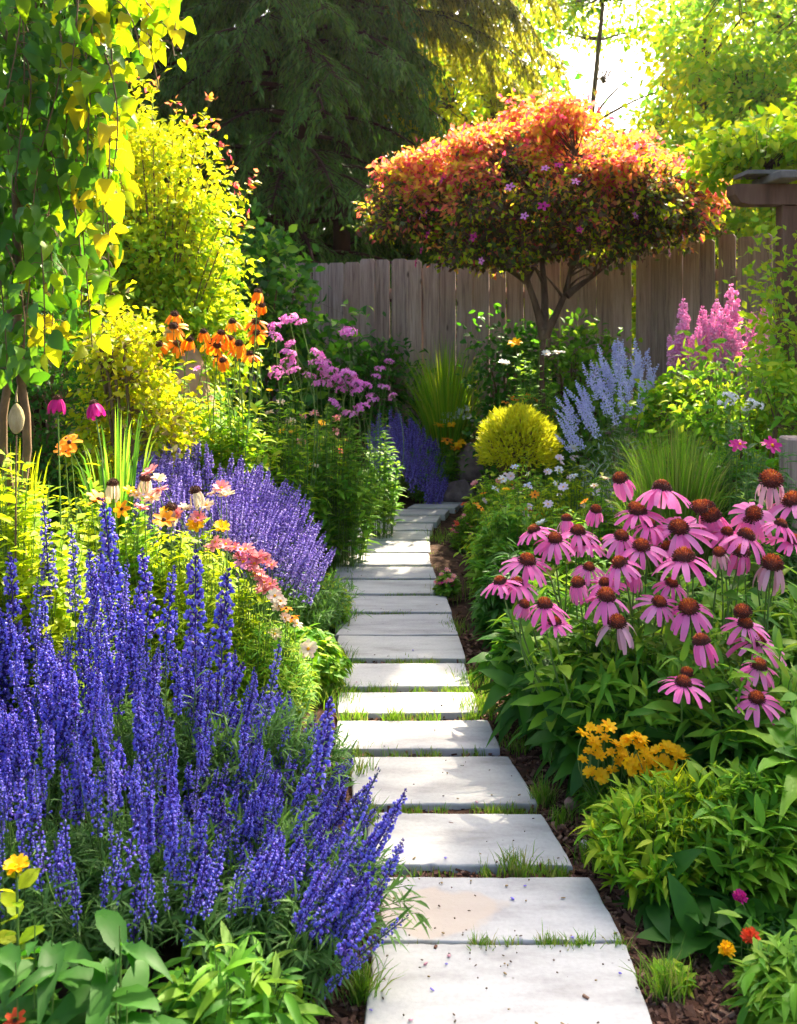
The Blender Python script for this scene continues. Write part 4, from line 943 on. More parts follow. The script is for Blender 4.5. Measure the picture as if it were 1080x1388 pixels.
# ------------------------------------------------------------------ pink coneflowers, right
CF = [(841, 650, 58), (897, 664, 72), (1045, 653, 75), (807, 692, 44), (865, 695, 60), (957, 692, 66), (1022, 697, 62), (1077, 682, 72), (724, 720, 44), (752, 732, 52), (783, 722, 58), (842, 728, 55), (869, 742, 60), (920, 717, 74), (965, 702, 70), (1017, 707, 60),
      (1011, 728, 65), (927, 758, 72), (975, 750, 44), (1004, 750, 62), (1046, 767, 76), (714, 762, 62), (678, 790, 46), (700, 792, 50), (710, 820, 42), (738, 821, 56), (752, 845, 42), (783, 792, 52), (798, 770, 44), (820, 791, 46), (821, 810, 62), (836, 845, 70),
      (840, 765, 56), (893, 818, 52), (910, 792, 44), (934, 826, 66), (951, 871, 65), (1010, 847, 55), (1025, 870, 66), (1028, 904, 52), (926, 927, 60), (1026, 948, 56), (1072, 735, 60), (880, 712, 50), (795, 738, 46), (905, 742, 44), (768, 705, 40), (1058, 712, 48), (985, 722, 46), (860, 780, 44)]
BARE = [(1007, 831, 66), (931, 914, 44), (947, 690, 55), (860, 690, 50)]
def coneflowers():
    r = R(700)
    B = [(748, 3.0, 'pink coneflower plant at the left end of the patch, next to the bark mulch'), (815, 2.75, 'pink coneflower plant whose broad leaves spread towards the slabs, second from the left'), (870, 2.72, 'pink coneflower plant behind the yellow coreopsis'), (955, 2.6, 'pink coneflower plant with low single flowers, right of the yellow coreopsis'),
         (1045, 2.5, 'pink coneflower plant at the right edge of the picture'), (850, 3.3, 'pink coneflower plant in the back row, below the arching green grass'), (960, 3.15, 'pink coneflower plant carrying the crowded flowers under the grass clump'), (1060, 3.0, 'pink coneflower plant in the back right corner of the patch')]
    base = np.array([(gx(x, Y), Y, 0) for x, Y, _ in B]); P, S, K = [], [], []
    for lst, k in ((CF, 0), (BARE, 1)):
        for (x, y, w) in lst:
            Y = 2.95 - (y - 650) / 300 * .62 + r.normal() * .03; P.append(px(x, y, Y)); S.append(min(1.75, w / F * Y / .107)); K.append(k)
    P = np.array(P); own = nearest(base, P, .9)
    for b, (x, Y, lab) in enumerate(B):
        root = thing('coneflower_plant', lab, 'coneflower', base[b], 'pink coneflowers on the right'); s = np.where(own == b)[0]
        if len(s):
            ax = unit(UP + r.normal(size=(len(s), 3)) * .20 + np.array([-.05, -.22, 0])); tips = P[s] - base[b]
            stems_to(root, tips - ax * .004, r, .0032, ups=ax, leafT_=T_lance2, leafm='mid', ls=.10, per=4)
            for j, i in enumerate(s):
                side = abs(r.normal()) > 1.2
                coneflower(root, tips[j], ax[j], r, float(S[i]), pet=0 if K[i] else (PET_side[int(r.integers(3))] if side else None))
        fr = .18 if b in (0, 1) else .32
        mb, C = foliage(r, fr, .28, .30 if Y < 2.9 else .38, 60, 7, T_big, .16, t0=.15, up=.7, side=.9, stemr=.0026, dome=.75, spread=.35, flop=.3)
        m2, _ = foliage(r, fr * .9, .28, .48, 80, 9, T_lance, .09, t0=.3, up=.7, side=.8, stemr=.002, dome=.6, spread=.4)
        off = mb.n; mb.v += m2.v; mb.f += [(f + off, 2 if q == 0 else 1) for f, q in m2.f]; mb.n += m2.n
        mb.build('foliage', [G['deep'], G['stem'], G['mid']], root)
coneflowers()

# ------------------------------------------------------------------ helper for mixed plants with loose flowers
def flowering(name, label, cat, group, x, Y, wpx, ytop, seed, leaf, T, ls, kinds, pts=None, n=0, fs=1.0, nst=110, per=12, dome=1.0, stemm='stem', tilt=.35, flat=1.0, up=.5, rad=.0018, hi=1.04):
    root, C, (rx, h) = shrub(name, label, cat, group, x, Y, wpx, ytop, None, seed, leaf, T, ls, nst=nst, per=per, dome=dome, flat=flat, up=up)
    r = R(seed + 5); tips = []
    for p in (pts or []): tips.append(px(p[0], p[1], p[2] if len(p) > 2 else Y - rx * .3 * r.random()) - np.array([gx(x, Y), Y, 0]))
    for _ in range(n):
        a = r.uniform(0, 6.28); q = math.sqrt(r.random()); tips.append(np.array([math.cos(a) * q * rx, math.sin(a) * q * rx * flat, h * (1 - .5 * dome * q * q) * hi * r.uniform(.92, 1.08)]))
    tips = np.array(tips); ax = unit(UP + np.array([0, -.35, 0]) + r.normal(size=tips.shape) * tilt); stems_to(root, tips, r, rad, ups=ax, mat=stemm)
    for i in range(len(tips)):
        k = kinds[int(r.integers(len(kinds)))]; ms = k if isinstance(k, list) else FL[k]
        place('flower', ms[int(r.integers(len(ms)))], root, tips[i], ax[i], r.uniform(0, 6.28), fs * r.uniform(.75, 1.25))
    return root

# orange black-eyed daisies
def rudbeckias():
    r = R(720); pts = [(353, 397), (354, 414), (318, 437), (343, 437), (345, 452), (335, 482), (283, 450), (281, 466), (302, 452), (309, 460), (293, 483), (307, 488), (243, 467), (224, 467), (242, 427), (245, 443), (234, 450), (264, 460), (328, 466), (318, 474), (296, 468)]
    B = [(245, 4.55, 'orange dark-eyed daisy plant at the left of its group'), (310, 4.45, 'orange dark-eyed daisy plant with the tallest two flowers, before the fence')]
    base = np.array([(gx(x, Y), Y, 0) for x, Y, _ in B]); P = np.array([px(x, y, 4.25) for x, y in pts]); own = nearest(base, P)
    for b, (x, Y, lab) in enumerate(B):
        root = thing('rudbeckia_plant', lab, 'daisy', base[b], 'orange dark-eyed daisies'); s = own == b; tips = P[s] - base[b] + r.normal(size=(s.sum(), 3)) * np.array([0, .08, 0]); ax = unit(UP + np.array([0, -.55, 0]) + r.normal(size=tips.shape) * .25)
        stems_to(root, tips, r, .003, ups=ax, leafT_=T_lance2, leafm='bright', ls=.07, per=4)
        for i in range(len(tips)): coneflower(root, tips[i], ax[i], r, 1.05 * r.uniform(.85, 1.15), pet=PET_rud[int(r.integers(3))], cone=CONE_d)
        mb, C = foliage(r, .28, .25, .98, 110, 16, T_lance2, .075, t0=.3, up=.7, side=.8, dome=.4, spread=.5); mb.build('foliage', [G['bright'], G['stem']], root)
rudbeckias()
flowering('phlox_plant', 'tall thin-stemmed plant with pink flower clusters, right of the orange daisies', 'phlox', 'pink cluster flowers', 392, 4.75, 80, 510, 730, 'bright', T_lance2, .06, [HEAD], [(372, 442), (392, 432), (408, 437), (393, 466), (390, 492), (397, 503), (373, 456), (375, 505), (392, 480), (430, 480)], fs=.85, nst=60, per=14, rad=.003)
flowering('phlox_plant', 'wide magenta-pink cluster-flowered plant in the middle, before the fence grass', 'phlox', 'pink cluster flowers', 458, 5.0, 120, 535, 731, 'mid', T_lance2, .07, [HEAD], [(430, 493), (440, 497), (450, 502), (463, 508), (477, 517), (433, 520), (450, 517), (463, 523), (483, 530), (473, 507), (420, 510), (497, 522), (490, 552), (453, 547), (475, 562), (443, 508), (457, 513), (470, 515), (472, 450), (485, 520)], fs=.95, nst=120, per=16, rad=.0025)
flowering('phlox_plant', 'small pink-flowered plant right of the wide cluster-flowered one', 'phlox', 'pink cluster flowers', 515, 5.6, 60, 560, 732, 'mid', T_lance2, .06, [HEAD], [(528, 490), (515, 500), (510, 510), (532, 538), (505, 540), (520, 525)], fs=.8, nst=60, per=12)
flowering('lush_border_plant', 'lush green clump with a few peach blooms, below the magenta-pink clusters', 'perennial', 'green border perennials', 365, 4.9, 150, 560, 733, 'bright', T_lance, .10, ['cream', 'rose', 'yellow'], [(383, 585), (380, 545), (365, 530), (410, 565), (425, 560)], n=14, fs=.9, nst=150, per=14)
shrub('lush_border_plant', 'dark lush green clump beside the path bend, left of the violet-blue mounds', 'perennial', 'green border perennials', 420, 5.3, 95, 570, None, 734, 'bright', T_lance, .11, nst=150, per=12)
flowering('lush_border_plant', 'yellow-green clump with coral and yellow blooms above the violet-blue mound', 'perennial', 'green border perennials', 440, 6.2, 90, 565, 735, 'lime', T_lance2, .07, ['rose', 'yellow', 'red'], [(430, 600), (455, 585), (470, 598)], n=10, fs=.9, nst=90, per=14)
shrub('lush_border_plant', 'low green clump at the path edge before the violet-blue mounds', 'perennial', 'green border perennials', 490, 6.3, 70, 650, None, 736, 'bright', T_lance2, .08, nst=90, per=10)
flowering('lush_border_plant', 'green clump with scattered pink blooms under the orange dark-eyed daisies', 'perennial', 'green border perennials', 290, 4.7, 150, 530, 737, 'bright', T_lance, .09, ['rose', 'phlox'], [(268, 552), (267, 500), (300, 560)], n=6, fs=.9, nst=150, per=14)
shrub('lush_border_plant', 'green leafy clump behind the iris blades', 'perennial', 'green border perennials', 215, 4.6, 120, 480, None, 738, 'bright', T_lance2, .08, nst=130, per=14)

# shrubs at the left
def shrubtree(name, label, cat, x, Y, ells, leaf, T, ls, ncl, per, cr, seed, group=None, hole=.1, matf=None, mats=None, out=.6, down=.1, nb=9, lump=.25, shell=.4):
    r = R(seed); root = thing(name, label, cat, (gx(x, Y), Y, 0), group); e0 = ells[0]; h = e0[2]; st = MB(); src = []
    for k in range(nb):
        a = r.uniform(0, 6.28); q = r.uniform(.2, .8); p = [(math.cos(a) * .05, math.sin(a) * .05, -.02), (math.cos(a) * .2 * e0[3], math.sin(a) * .2 * e0[4], h * .5), (e0[0] + math.cos(a) * q * e0[3], math.sin(a) * q * e0[4], h)]
        C = bez(*[np.array([u]) for u in p], 10); st.add(*tubes(C, np.linspace(.016, .006, 10)[None], 5)); src.append(C[0, 4:])
    src = np.concatenate(src); cm = MB(); tot = sum(e[3] * e[4] * e[5] for e in ells)
    for e in ells:
        m, tw = crown_mb(r, e, T, ls, max(12, int(ncl * e[3] * e[4] * e[5] / tot)), per, cr, src=src, hole=hole, twig=.0022, matf=matf, out=out, down=down, lump=lump, shell=shell); cm.f += [(f + cm.n, q) for f, q in m.f]; cm.v += m.v; cm.n += m.n; st.add(*tw)
    st.build('stem', G['stembrown'], root); cm.build('foliage', mats or [G[leaf]], root); return root, src
def backlit_gold_f(P, O, r):
    z = P[:, 2] + r.normal(size=len(P)) * .22; return np.where(z > 1.95, np.where(r.random(len(P)) < .5, 0, 1), np.where(r.random(len(P)) < .45, 1, 2))  # gold above, greener below: backlight put into the leaf colour
gr, _ = shrubtree('golden_shrub', 'tall shrub painted golden as if backlit, with reddish tips, between the vine and the dark conifers', 'shrub', 225, 5.3, [(-.05, 0, 1.6, .42, .4, .45), (-.35, 0, 2.2, .32, .4, .45), (.02, 0, 2.15, .2, .3, .38), (.22, 0, 1.85, .18, .25, .3), (-.45, .1, 1.6, .4, .4, .6), (.2, 0, 1.3, .3, .35, .4), (-.1, .1, 1.0, .4, .4, .4)], 'gold', T_oval2, .05, 1000, 26, .065, 801, mats=[G['gold'], G['lime'], G['bright']], matf=backlit_gold_f)
def golden_sprays():
    r = R(802); Y = 5.1; ends = [(285, 135), (345, 245), (300, 200), (240, 140), (270, 175), (320, 260), (205, 120), (255, 160), (335, 300), (310, 225), (180, 110), (290, 170)]
    b = px(225, 5, 5.3) * 0 + np.array([gx(225, 5.3), 5.3, 0]); T_ = np.array([px(x, y, Y) for x, y in ends]) - b; s = T_ * np.array([.4, 1, 1]) - UP * .75; C = bez(s, (s + T_) / 2 + UP * .15, T_, 9)
    mb = MB().add(*tubes(C, np.linspace(.004, .0015, 9)[None], 4), 1); P, D = lerpc(C, r.uniform(.1, 1, (len(T_), 44))); P = P.reshape(-1, 3); D = D.reshape(-1, 3); X = unit(np.cross(D, rnd(r, len(P)))); k = (r.random(len(P)) < .5)
    for q, sl in ((k, 0), (~k, 2)): mb.add(*inst(T_oval2, P[q], D[q] * .6 + X[q], UP + rnd(r, q.sum()) * .6, r.uniform(.035, .06, q.sum())[:, None] * np.ones((1, 3))), sl)
    Q = np.repeat(T_, 7, 0); Q = Q + r.normal(size=Q.shape) * .02; mb.add(*inst(T_oval2, Q, rnd(r, len(Q)) + UP * .6, UP + rnd(r, len(Q)), np.full((len(Q), 3), .038)), 3)
    mb.build('spray', [G['gold'], G['stembrown'], G['lime'], G['coral']], gr)
golden_sprays()
shrubtree('golden_shrub', 'yellow small-leaved shrub below the vine, right of the dark round shrub', 'shrub', 180, 4.0, [(-.10, .1, 1.22, .10, .16, .22), (.04, .1, 1.02, .08, .16, .24), (.12, .15, .82, .09, .16, .16), (-.05, .1, .62, .16, .16, .16), (-.16, .1, .85, .09, .14, .2)], 'gold', T_oval2, .038, 420, 16, .05, 803, mats=[G['gold'], G['lime'], G['straw']], matf=lambda P, O, r: r.choice(3, len(P), p=[.55, .35, .10]))
shrubtree('dark_shrub', 'dark green small-leaved rounded shrub at the left behind the magenta flowers', 'shrub', 50, 4.3, [(0, 0, .95, .42, .42, .52), (.05, 0, .5, .4, .4, .4)], 'deep', T_oval2, .035, 520, 24, .06, 804)
shrubtree('dark_shrub', 'dark green leafy shrub climbing at the left end of the fence', 'shrub', 345, 6.9, [(0, .1, 1.55, .42, .3, .55), (-.3, .2, 1.5, .35, .3, .5), (.3, 0, 1.25, .45, .25, .22), (0, 0, .8, .5, .3, .5)], 'deep', T_oval, .085, 420, 13, .10, 805, mats=[G['deep'], G['mid']], matf=lambda P, O, r: (r.random(len(P)) < .35).astype(int))
shrubtree('dark_shrub', 'low dark shrub under the fence, left of the fountain-shaped grass', 'shrub', 475, 7.4, [(0, 0, .75, .5, .3, .38)], 'deep', T_lance2, .08, 260, 14, .08, 806)
shrubtree('dark_shrub', 'dark green bush before the fence, left of the ornamental tree trunk', 'shrub', 695, 6.75, [(0, 0, .95, .24, .2, .48), (0, 0, .5, .3, .25, .4)], 'deep', T_oval, .055, 300, 14, .07, 807)
shrubtree('dark_shrub', 'mid green bush before the fence, right of the ornamental tree trunk', 'shrub', 782, 6.6, [(0, 0, .92, .30, .2, .40), (0, 0, .45, .3, .25, .35)], 'mid', T_oval, .06, 260, 14, .07, 808)
flowering('white_flowered_bush', 'leafy bush with a few white blooms at the foot of the ornamental tree', 'shrub', None, 720, 6.2, 110, 470, 809, 'mid', T_oval, .05, ['white', 'yellow'], [(683, 493), (698, 465), (740, 480), (757, 478)], fs=1.4, nst=150, per=14)
shrubtree('green_shrub', 'bright green shrub under the pink spires', 'shrub', 925, 4.75, [(0, 0, .82, .32, .3, .36), (0, 0, .4, .3, .3, .3)], 'bright', T_oval2, .045, 330, 15, .055, 810)
shrubtree('green_shrub', 'green shrub with narrow leaves at the right, below the pergola post', 'shrub', 1020, 4.4, [(0, 0, .85, .32, .3, .36), (.1, 0, .45, .4, .3, .4)], 'mid', T_lance2, .06, 330, 15, .06, 811, mats=[G['mid'], G['bright']], matf=lambda P, O, r: (r.random(len(P)) < .4).astype(int))
shrubtree('green_shrub', 'dark green shrub against the pergola post at the right edge', 'shrub', 1085, 4.55, [(0, 0, 1.2, .22, .25, .55), (.0, 0, .5, .3, .3, .4)], 'bright', T_oval2, .05, 260, 15, .06, 812)
flowering('silver_leaved_plant', 'dark-leaved plant with silvery white flower clusters at the right', 'perennial', None, 995, 3.95, 130, 545, 813, 'deep', T_lance2, .06, [HEADW], [(985, 535), (990, 545), (978, 548), (1020, 545), (1028, 550), (1012, 552), (995, 538)], fs=.42, nst=130, per=14)
shrub('lush_border_plant', 'dark leafy clump right of the arching grass, behind the coneflowers', 'perennial', 'green border perennials', 1040, 3.6, 130, 600, None, 814, 'deep', T_lance, .09, nst=130, per=12)
flowering('dianthus_plant', 'thin-stemmed plant with two magenta blooms and a violet one, behind the coneflowers', 'perennial', None, 1020, 3.35, 90, 640, 815, 'mid', T_lance2, .05, ['magenta'], [(1003, 602), (1040, 602), (1046, 604), (998, 605)], fs=1.1, nst=60, per=12)

# grasses
def grassclump(name, label, x, Y, ytop, wpx, n, seed, leaf='grass', w=.005, group='ornamental grass clumps', lean=.5, droop=.2, base=.3, cat='grass clump'):
    r = R(seed); root = thing(name, label, cat, (gx(x, Y), Y, 0), group); h = EYE + (HZ - ytop) / F * Y; grassmb(r, n, h, wpx / 2 / F * Y * 1.15, w=w, lean=lean, droop=droop, base=base).build('blades', G[leaf] if isinstance(leaf, str) else leaf, root); return root
grassclump('fountain_grass', 'upright fountain-shaped grass before the fence, left of centre', 605, 7.05, 450, 130, 900, 901, leaf='bright', w=.009, lean=.75, droop=.15, base=.2)
grassclump('fountain_grass', 'wide arching green grass between pale lavender and coneflowers', 915, 3.85, 560, 170, 1500, 902, w=.0055, lean=.7, droop=.3)
grassclump('iris_clump', 'stiff green iris blades left of the violet salvia', 160, 3.45, 555, 110, 110, 903, w=.02, leaf='mid', lean=.2, cat='iris', group=None)
grassclump('tall_grass', 'yellow-green blades at the left edge, under the dried seed pod', 25, 2.9, 600, 90, 130, 904, w=.010, leaf='lime', lean=.3, group=None)

# golden mound: fine threads of foliage
def mound():
    r = R(910); Y = 5.85; root = thing('golden_mound_shrub', 'clipped round golden-green mound at the end of the path', 'shrub', (gx(702, Y), Y, 0)); rx = 57 / F * Y; zt = EYE + (HZ - 550) / F * Y; n = 7500
    D = rnd(r, n); D[:, 2] = np.where(D[:, 2] < -.5, -D[:, 2], D[:, 2]); u = r.uniform(.55, 1.0, n) * (1 + .035 * np.sin(D[:, 0] * 9 + D[:, 2] * 7) + .03 * np.sin(D[:, 0] * 17 - D[:, 1] * 13 + 2)) + (r.random(n) < .03) * .09; c = np.array([0, 0, zt - rx * .95]); P = c + D * np.array([rx, rx, rx * .95]) * u[:, None] * .93
    mb = MB().add(*inst(T_narrow2, P, unit(D + UP * .5 + rnd(r, n) * .45), rnd(r, n), r.uniform(.03, .055, n)[:, None] * np.array([[1, 1, 1]])), (0))
    st = MB(); k = 60; d = rnd(r, k); d[:, 2] = abs(d[:, 2]); C = bez(np.zeros((k, 3)), c[None] * .6 + d * .08, c + d * rx * .8, 7); st.add(*tubes(C, .004, 4)); st.build('stem', G['stembrown'], root)
    mb.build('foliage', G['moundm'], root)
shrub('border_perennial', 'loose lime-green tuft rising out of the leafy plants above the red blooms', 'perennial', 'leafy plants at the front right', 930, 2.2, 120, 1050, None, 1317, 'lime', T_narrow, .055, nst=50, per=22, dome=.5, up=1.0, side=.6)
G['moundm'] = leafy('leaf_mound', [(.36, .42, .008), (.52, .54, .010), (.64, .58, .012)], [(.45, .55, .02), (.65, .7, .02), (.8, .75, .03)], tf=.35)
mound()
flowering('orange_flowered_plant', 'plant with orange and crimson blooms peeping over the golden mound', 'perennial', None, 712, 6.4, 90, 545, 911, 'mid', T_oval2, .06, ['orange', 'red', 'magenta'], [(685, 545), (697, 542), (706, 540), (715, 538), (724, 543), (733, 548), (742, 552), (692, 550), (745, 558), (750, 562), (703, 548)], fs=1.2, nst=70)
flowering('white_flowered_plant', 'plant with white clusters above orange and yellow blooms, beside the dark rocks', 'perennial', None, 620, 6.95, 60, 572, 912, 'mid', T_oval2, .06, [HEADW], [(612, 563), (620, 560), (628, 556), (634, 566), (606, 566)], fs=.9, nst=70)
flowering('marigold_plant', 'low plant with orange and yellow blooms between the white clusters and the rocks', 'perennial', None, 614, 6.85, 50, 598, 913, 'mid', T_oval2, .05, ['orange', 'yellow'], [(612, 577), (595, 577), (622, 603), (618, 608), (626, 600), (606, 597)], fs=1.5, nst=50)

# rocks and stones
def stone(name, label, cat, x, Y, s, seed, m, group=None, z=0.0):
    r = R(seed); V, Fc = ico(4); k = r.normal(size=(6, 3)) * 2.2; ph = r.uniform(0, 6, 6); d = 1 + .09 * np.sin(V @ k.T + ph).sum(1) * .6; V = V * d[:, None]; k2 = r.normal(size=(5, 3)) * 9; V = V * (1 + .012 * np.sin(V @ k2.T).sum(1))[:, None]
    for _ in range(7):
        n = unit(r.normal(size=3)); t = r.uniform(.72, .9); q = V @ n; V = V - np.outer(np.maximum(q - t, 0) * .85, n)
    V = V * np.array(s); V[:, 2] -= V[:, 2].min() + .25 * s[2]
    tag(MB().add(V, Fc).build(name, m, None, (gx(x, Y), Y, z)), label, cat, group)
mrock = solid('dark_rock', [(.06, .045, .05), (.15, .11, .12), (.26, .2, .21)], 9, .85, .3, 1.0)
mpale = solid('pale_stone', [(.35, .3, .3), (.5, .46, .45), (.6, .55, .52)], 14, .8, .3, .6); mred = solid('red_stone', [(.25, .12, .10), (.36, .2, .17), (.42, .26, .22)], 14, .8, .3, .6); mgrey = solid('grey_stone', [(.2, .2, .24), (.3, .3, .35), (.38, .38, .42)], 14, .8, .3, .6)
stone('garden_rock', 'larger dark purplish rock at the end of the path', 'rock', 638, 6.9, (.16, .13, .22), 1, mrock, 'dark rocks at the path end')
stone('garden_rock', 'smaller dark rock in front of the larger one at the end of the path', 'rock', 618, 6.7, (.12, .10, .10), 2, mrock, 'dark rocks at the path end')
stone('pebble', 'reddish pebble on the mulch right of the fourth slab', 'stone', 773, 2.52, (.022, .018, .016), 3, mred, 'small stones on the mulch', .01)
stone('pebble', 'flat grey stone at the foot of the coneflowers, beside the far slabs', 'stone', 683, 3.9, (.05, .03, .014), 4, mgrey, 'small stones on the mulch', .02)
stone('pebble', 'small pale pebble on the mulch right of the third slab', 'stone', 792, 2.33, (.014, .012, .010), 5, mpale, 'small stones on the mulch', .012)
stone('pebble', 'pinkish stone chip on the mulch between the coreopsis and the slabs', 'stone', 742, 3.0, (.016, .02, .010), 8, mred, 'small stones on the mulch', .012)
stone('boulder', 'tan boulder half hidden behind the orange daisies', 'boulder', 258, 5.0, (.16, .14, 1.22 * .5), 7, solid('tan_rock', [(.3, .17, .10), (.42, .26, .17)], 9, .85, .3, .8), None, .1)

# ------------------------------------------------------------------ low bed along the right of the path
for i, (x, Y, w, yt, leaf, kinds, n, lab) in enumerate([
        (668, 5.4, 70, 640, 'bright', ['red', 'rose', 'orange'], 14, 'low plant with coral-red blooms between the golden mound and the path'),
        (715, 5.0, 100, 620, 'bright', ['blush', 'white', 'paleblue'], 16, 'low plant with white and pale blue blooms in front of the golden mound'),
        (775, 4.7, 110, 625, 'lime', ['white', 'blush'], 22, 'low mounded plant speckled with whitish pink blooms, left of the arching grass'),
        (700, 4.55, 130, 665, 'bright', ['orange', 'red', 'yellow'], 7, 'low fine-leaved green plant with scattered orange blooms'),
        (820, 4.3, 90, 640, 'bright', ['blush', 'cream'], 8, 'low plant with faded blush blooms in front of the arching grass'),
        (770, 4.0, 120, 690, 'bright', ['orange', 'white'], 3, 'plain green low plant just behind the coneflowers')]):
    flowering('bedding_plant', lab, 'bedding plant', 'low bedding plants right of the path', x, Y, w * 1.25, yt, 1000 + i * 11, leaf, T_lance2, .055, kinds, n=n, fs=.8, nst=170, per=12)
flowering('bedding_plant', 'trailing plant with small crimson blooms spilling onto the far slabs', 'bedding plant', 'low bedding plants right of the path', 626, 5.3, 30, 700, 1090, 'mid', T_oval2, .035, ['magenta', 'red', 'rose'], n=16, fs=.5, nst=70, per=12)
shrub('green_shrub', 'dense green leafy mound right of the path, left of the coneflowers', 'shrub', None, 690, 4.15, 105, 690, None, 1100, 'mid', T_lance2, .06, nst=330, per=16)
shrub('green_shrub', 'dark green leafy mound behind the first coneflowers', 'shrub', None, 700, 3.75, 110, 745, None, 1101, 'deep', T_lance, .08, nst=220, per=14)
flowering('bedding_plant', 'low plant with crimson blooms at the edge of the brighter slabs', 'bedding plant', 'low bedding plants right of the path', 606, 4.45, 30, 775, 1102, 'mid', T_oval2, .035, ['magenta', 'rose'], n=9, fs=.5, nst=60, per=12)

# ------------------------------------------------------------------ middle left: yellow greens, cream and rose flowers
for i, (x, Y, w, yt, leaf, T, ls, lab) in enumerate([
        (15, 2.62, 200, 610, 'lime', T_oval2, .055, 'yellow-green leafy plant at the left edge, behind the blue salvia'),
        (110, 3.25, 120, 655, 'lime', T_oval2, .045, 'yellow-green leafy plant with an orange marigold, behind the blue salvia'),
        (185, 3.2, 100, 690, 'bright', T_oval2, .045, 'light green leafy plant below the fading coneflowers'),
        (270, 2.95, 130, 770, 'lime', T_narrow, .06, 'feathery light green plant between blue salvia and rose-red flowers'),
        (345, 3.0, 140, 830, 'bright', T_narrow, .055, 'feathery bright green plant beside the path, under the cream flower'),
        (405, 3.35, 110, 850, 'bright', T_lance2, .055, 'bright green leafy tuft reaching the edge of the slabs')]):
    root, C, (rx, h) = shrub('border_foliage_plant', lab, 'perennial', 'yellow-green plants behind the blue salvia', x, Y, w * 1.2, yt, None, 1200 + i, leaf, T, ls, nst=220, per=20)
shrub('border_foliage_plant', 'bright green leafy tuft at the foot of the violet salvia, on the path edge', 'perennial', 'yellow-green plants behind the blue salvia', 440, 4.05, 70, 780, None, 1210, 'bright', T_lance2, .05, nst=130, per=12)
shrub('border_foliage_plant', 'green leafy plant under the violet salvia, above the cream flower', 'perennial', 'yellow-green plants behind the blue salvia', 385, 3.75, 90, 770, None, 1211, 'mid', T_lance2, .055, nst=130, per=12)
def faded():
    r = R(1220); Y = 3.15; base = np.array([gx(235, Y), Y, 0]); root = thing('faded_coneflower', 'fading coneflower plant with dark brown cones and drooping cream petals', 'coneflower', base)
    pts = [(153, 657), (197, 650), (265, 667), (232, 690)]; tips = np.array([px(x, y, Y - .05) for x, y in pts]) - base; ax = unit(UP + r.normal(size=tips.shape) * .15); stems_to(root, tips, r, .003, ups=ax, leafT_=T_lance2, leafm='lime', ls=.07, per=5)
    for i in range(4): coneflower(root, tips[i], ax[i], r, 1.1, pet=PET_old[i % 2], cone=CONE_d)
    mb, C = foliage(r, .24, .2, .62, 70, 14, T_lance2, .06, dome=.5); mb.build('foliage', [G['lime'], G['stem']], root)
faded()
flowering('cream_flowered_plant', 'plant with cream and yellow blooms right of the fading coneflowers', 'perennial', None, 280, 3.1, 90, 690, 1230, 'lime', T_lance2, .05, ['cream', 'yellow', 'cream', 'rose'], [(300, 662), (290, 668), (306, 672), (185, 672), (215, 665), (205, 675), (225, 692), (250, 690), (280, 685), (205, 640), (215, 650), (240, 700), (265, 712), (268, 703), (300, 715), (190, 690), (175, 665)], fs=.95, nst=80, per=14)
flowering('rose_flowered_plant', 'plant with a crowd of rose-pink blooms between the blue and violet salvias', 'perennial', None, 335, 3.05, 80, 775, 1231, 'lime', T_lance2, .05, ['rose', 'rose', 'phlox', 'rose'], [(306, 738), (318, 742), (325, 745), (333, 745), (340, 750), (350, 756), (360, 758), (368, 766), (330, 762), (338, 770), (345, 776), (352, 782), (358, 790), (366, 792), (360, 800), (372, 802), (292, 735), (287, 742), (345, 765), (325, 757)], fs=1.0, nst=70, per=12)
flowering('cream_flowered_plant', 'drooping cream bloom with an orange heart beside the path, small orange blooms below it', 'perennial', None, 385, 3.0, 60, 840, 1232, 'bright', T_narrow, .05, ['cream', 'orange'], [(372, 808), (380, 815), (388, 825), (396, 838), (402, 846), (386, 838), (378, 822), (372, 860), (418, 880)], fs=.9, nst=60, per=12)
flowering('marigold_plant', 'orange marigolds among the yellow-green leaves at the left', 'perennial', None, 100, 3.0, 80, 680, 1233, 'lime', T_oval2, .045, ['orange'], [(133, 677), (90, 595), (94, 600), (88, 612), (222, 705), (128, 680), (165, 690)], fs=1.2, nst=50, per=12)
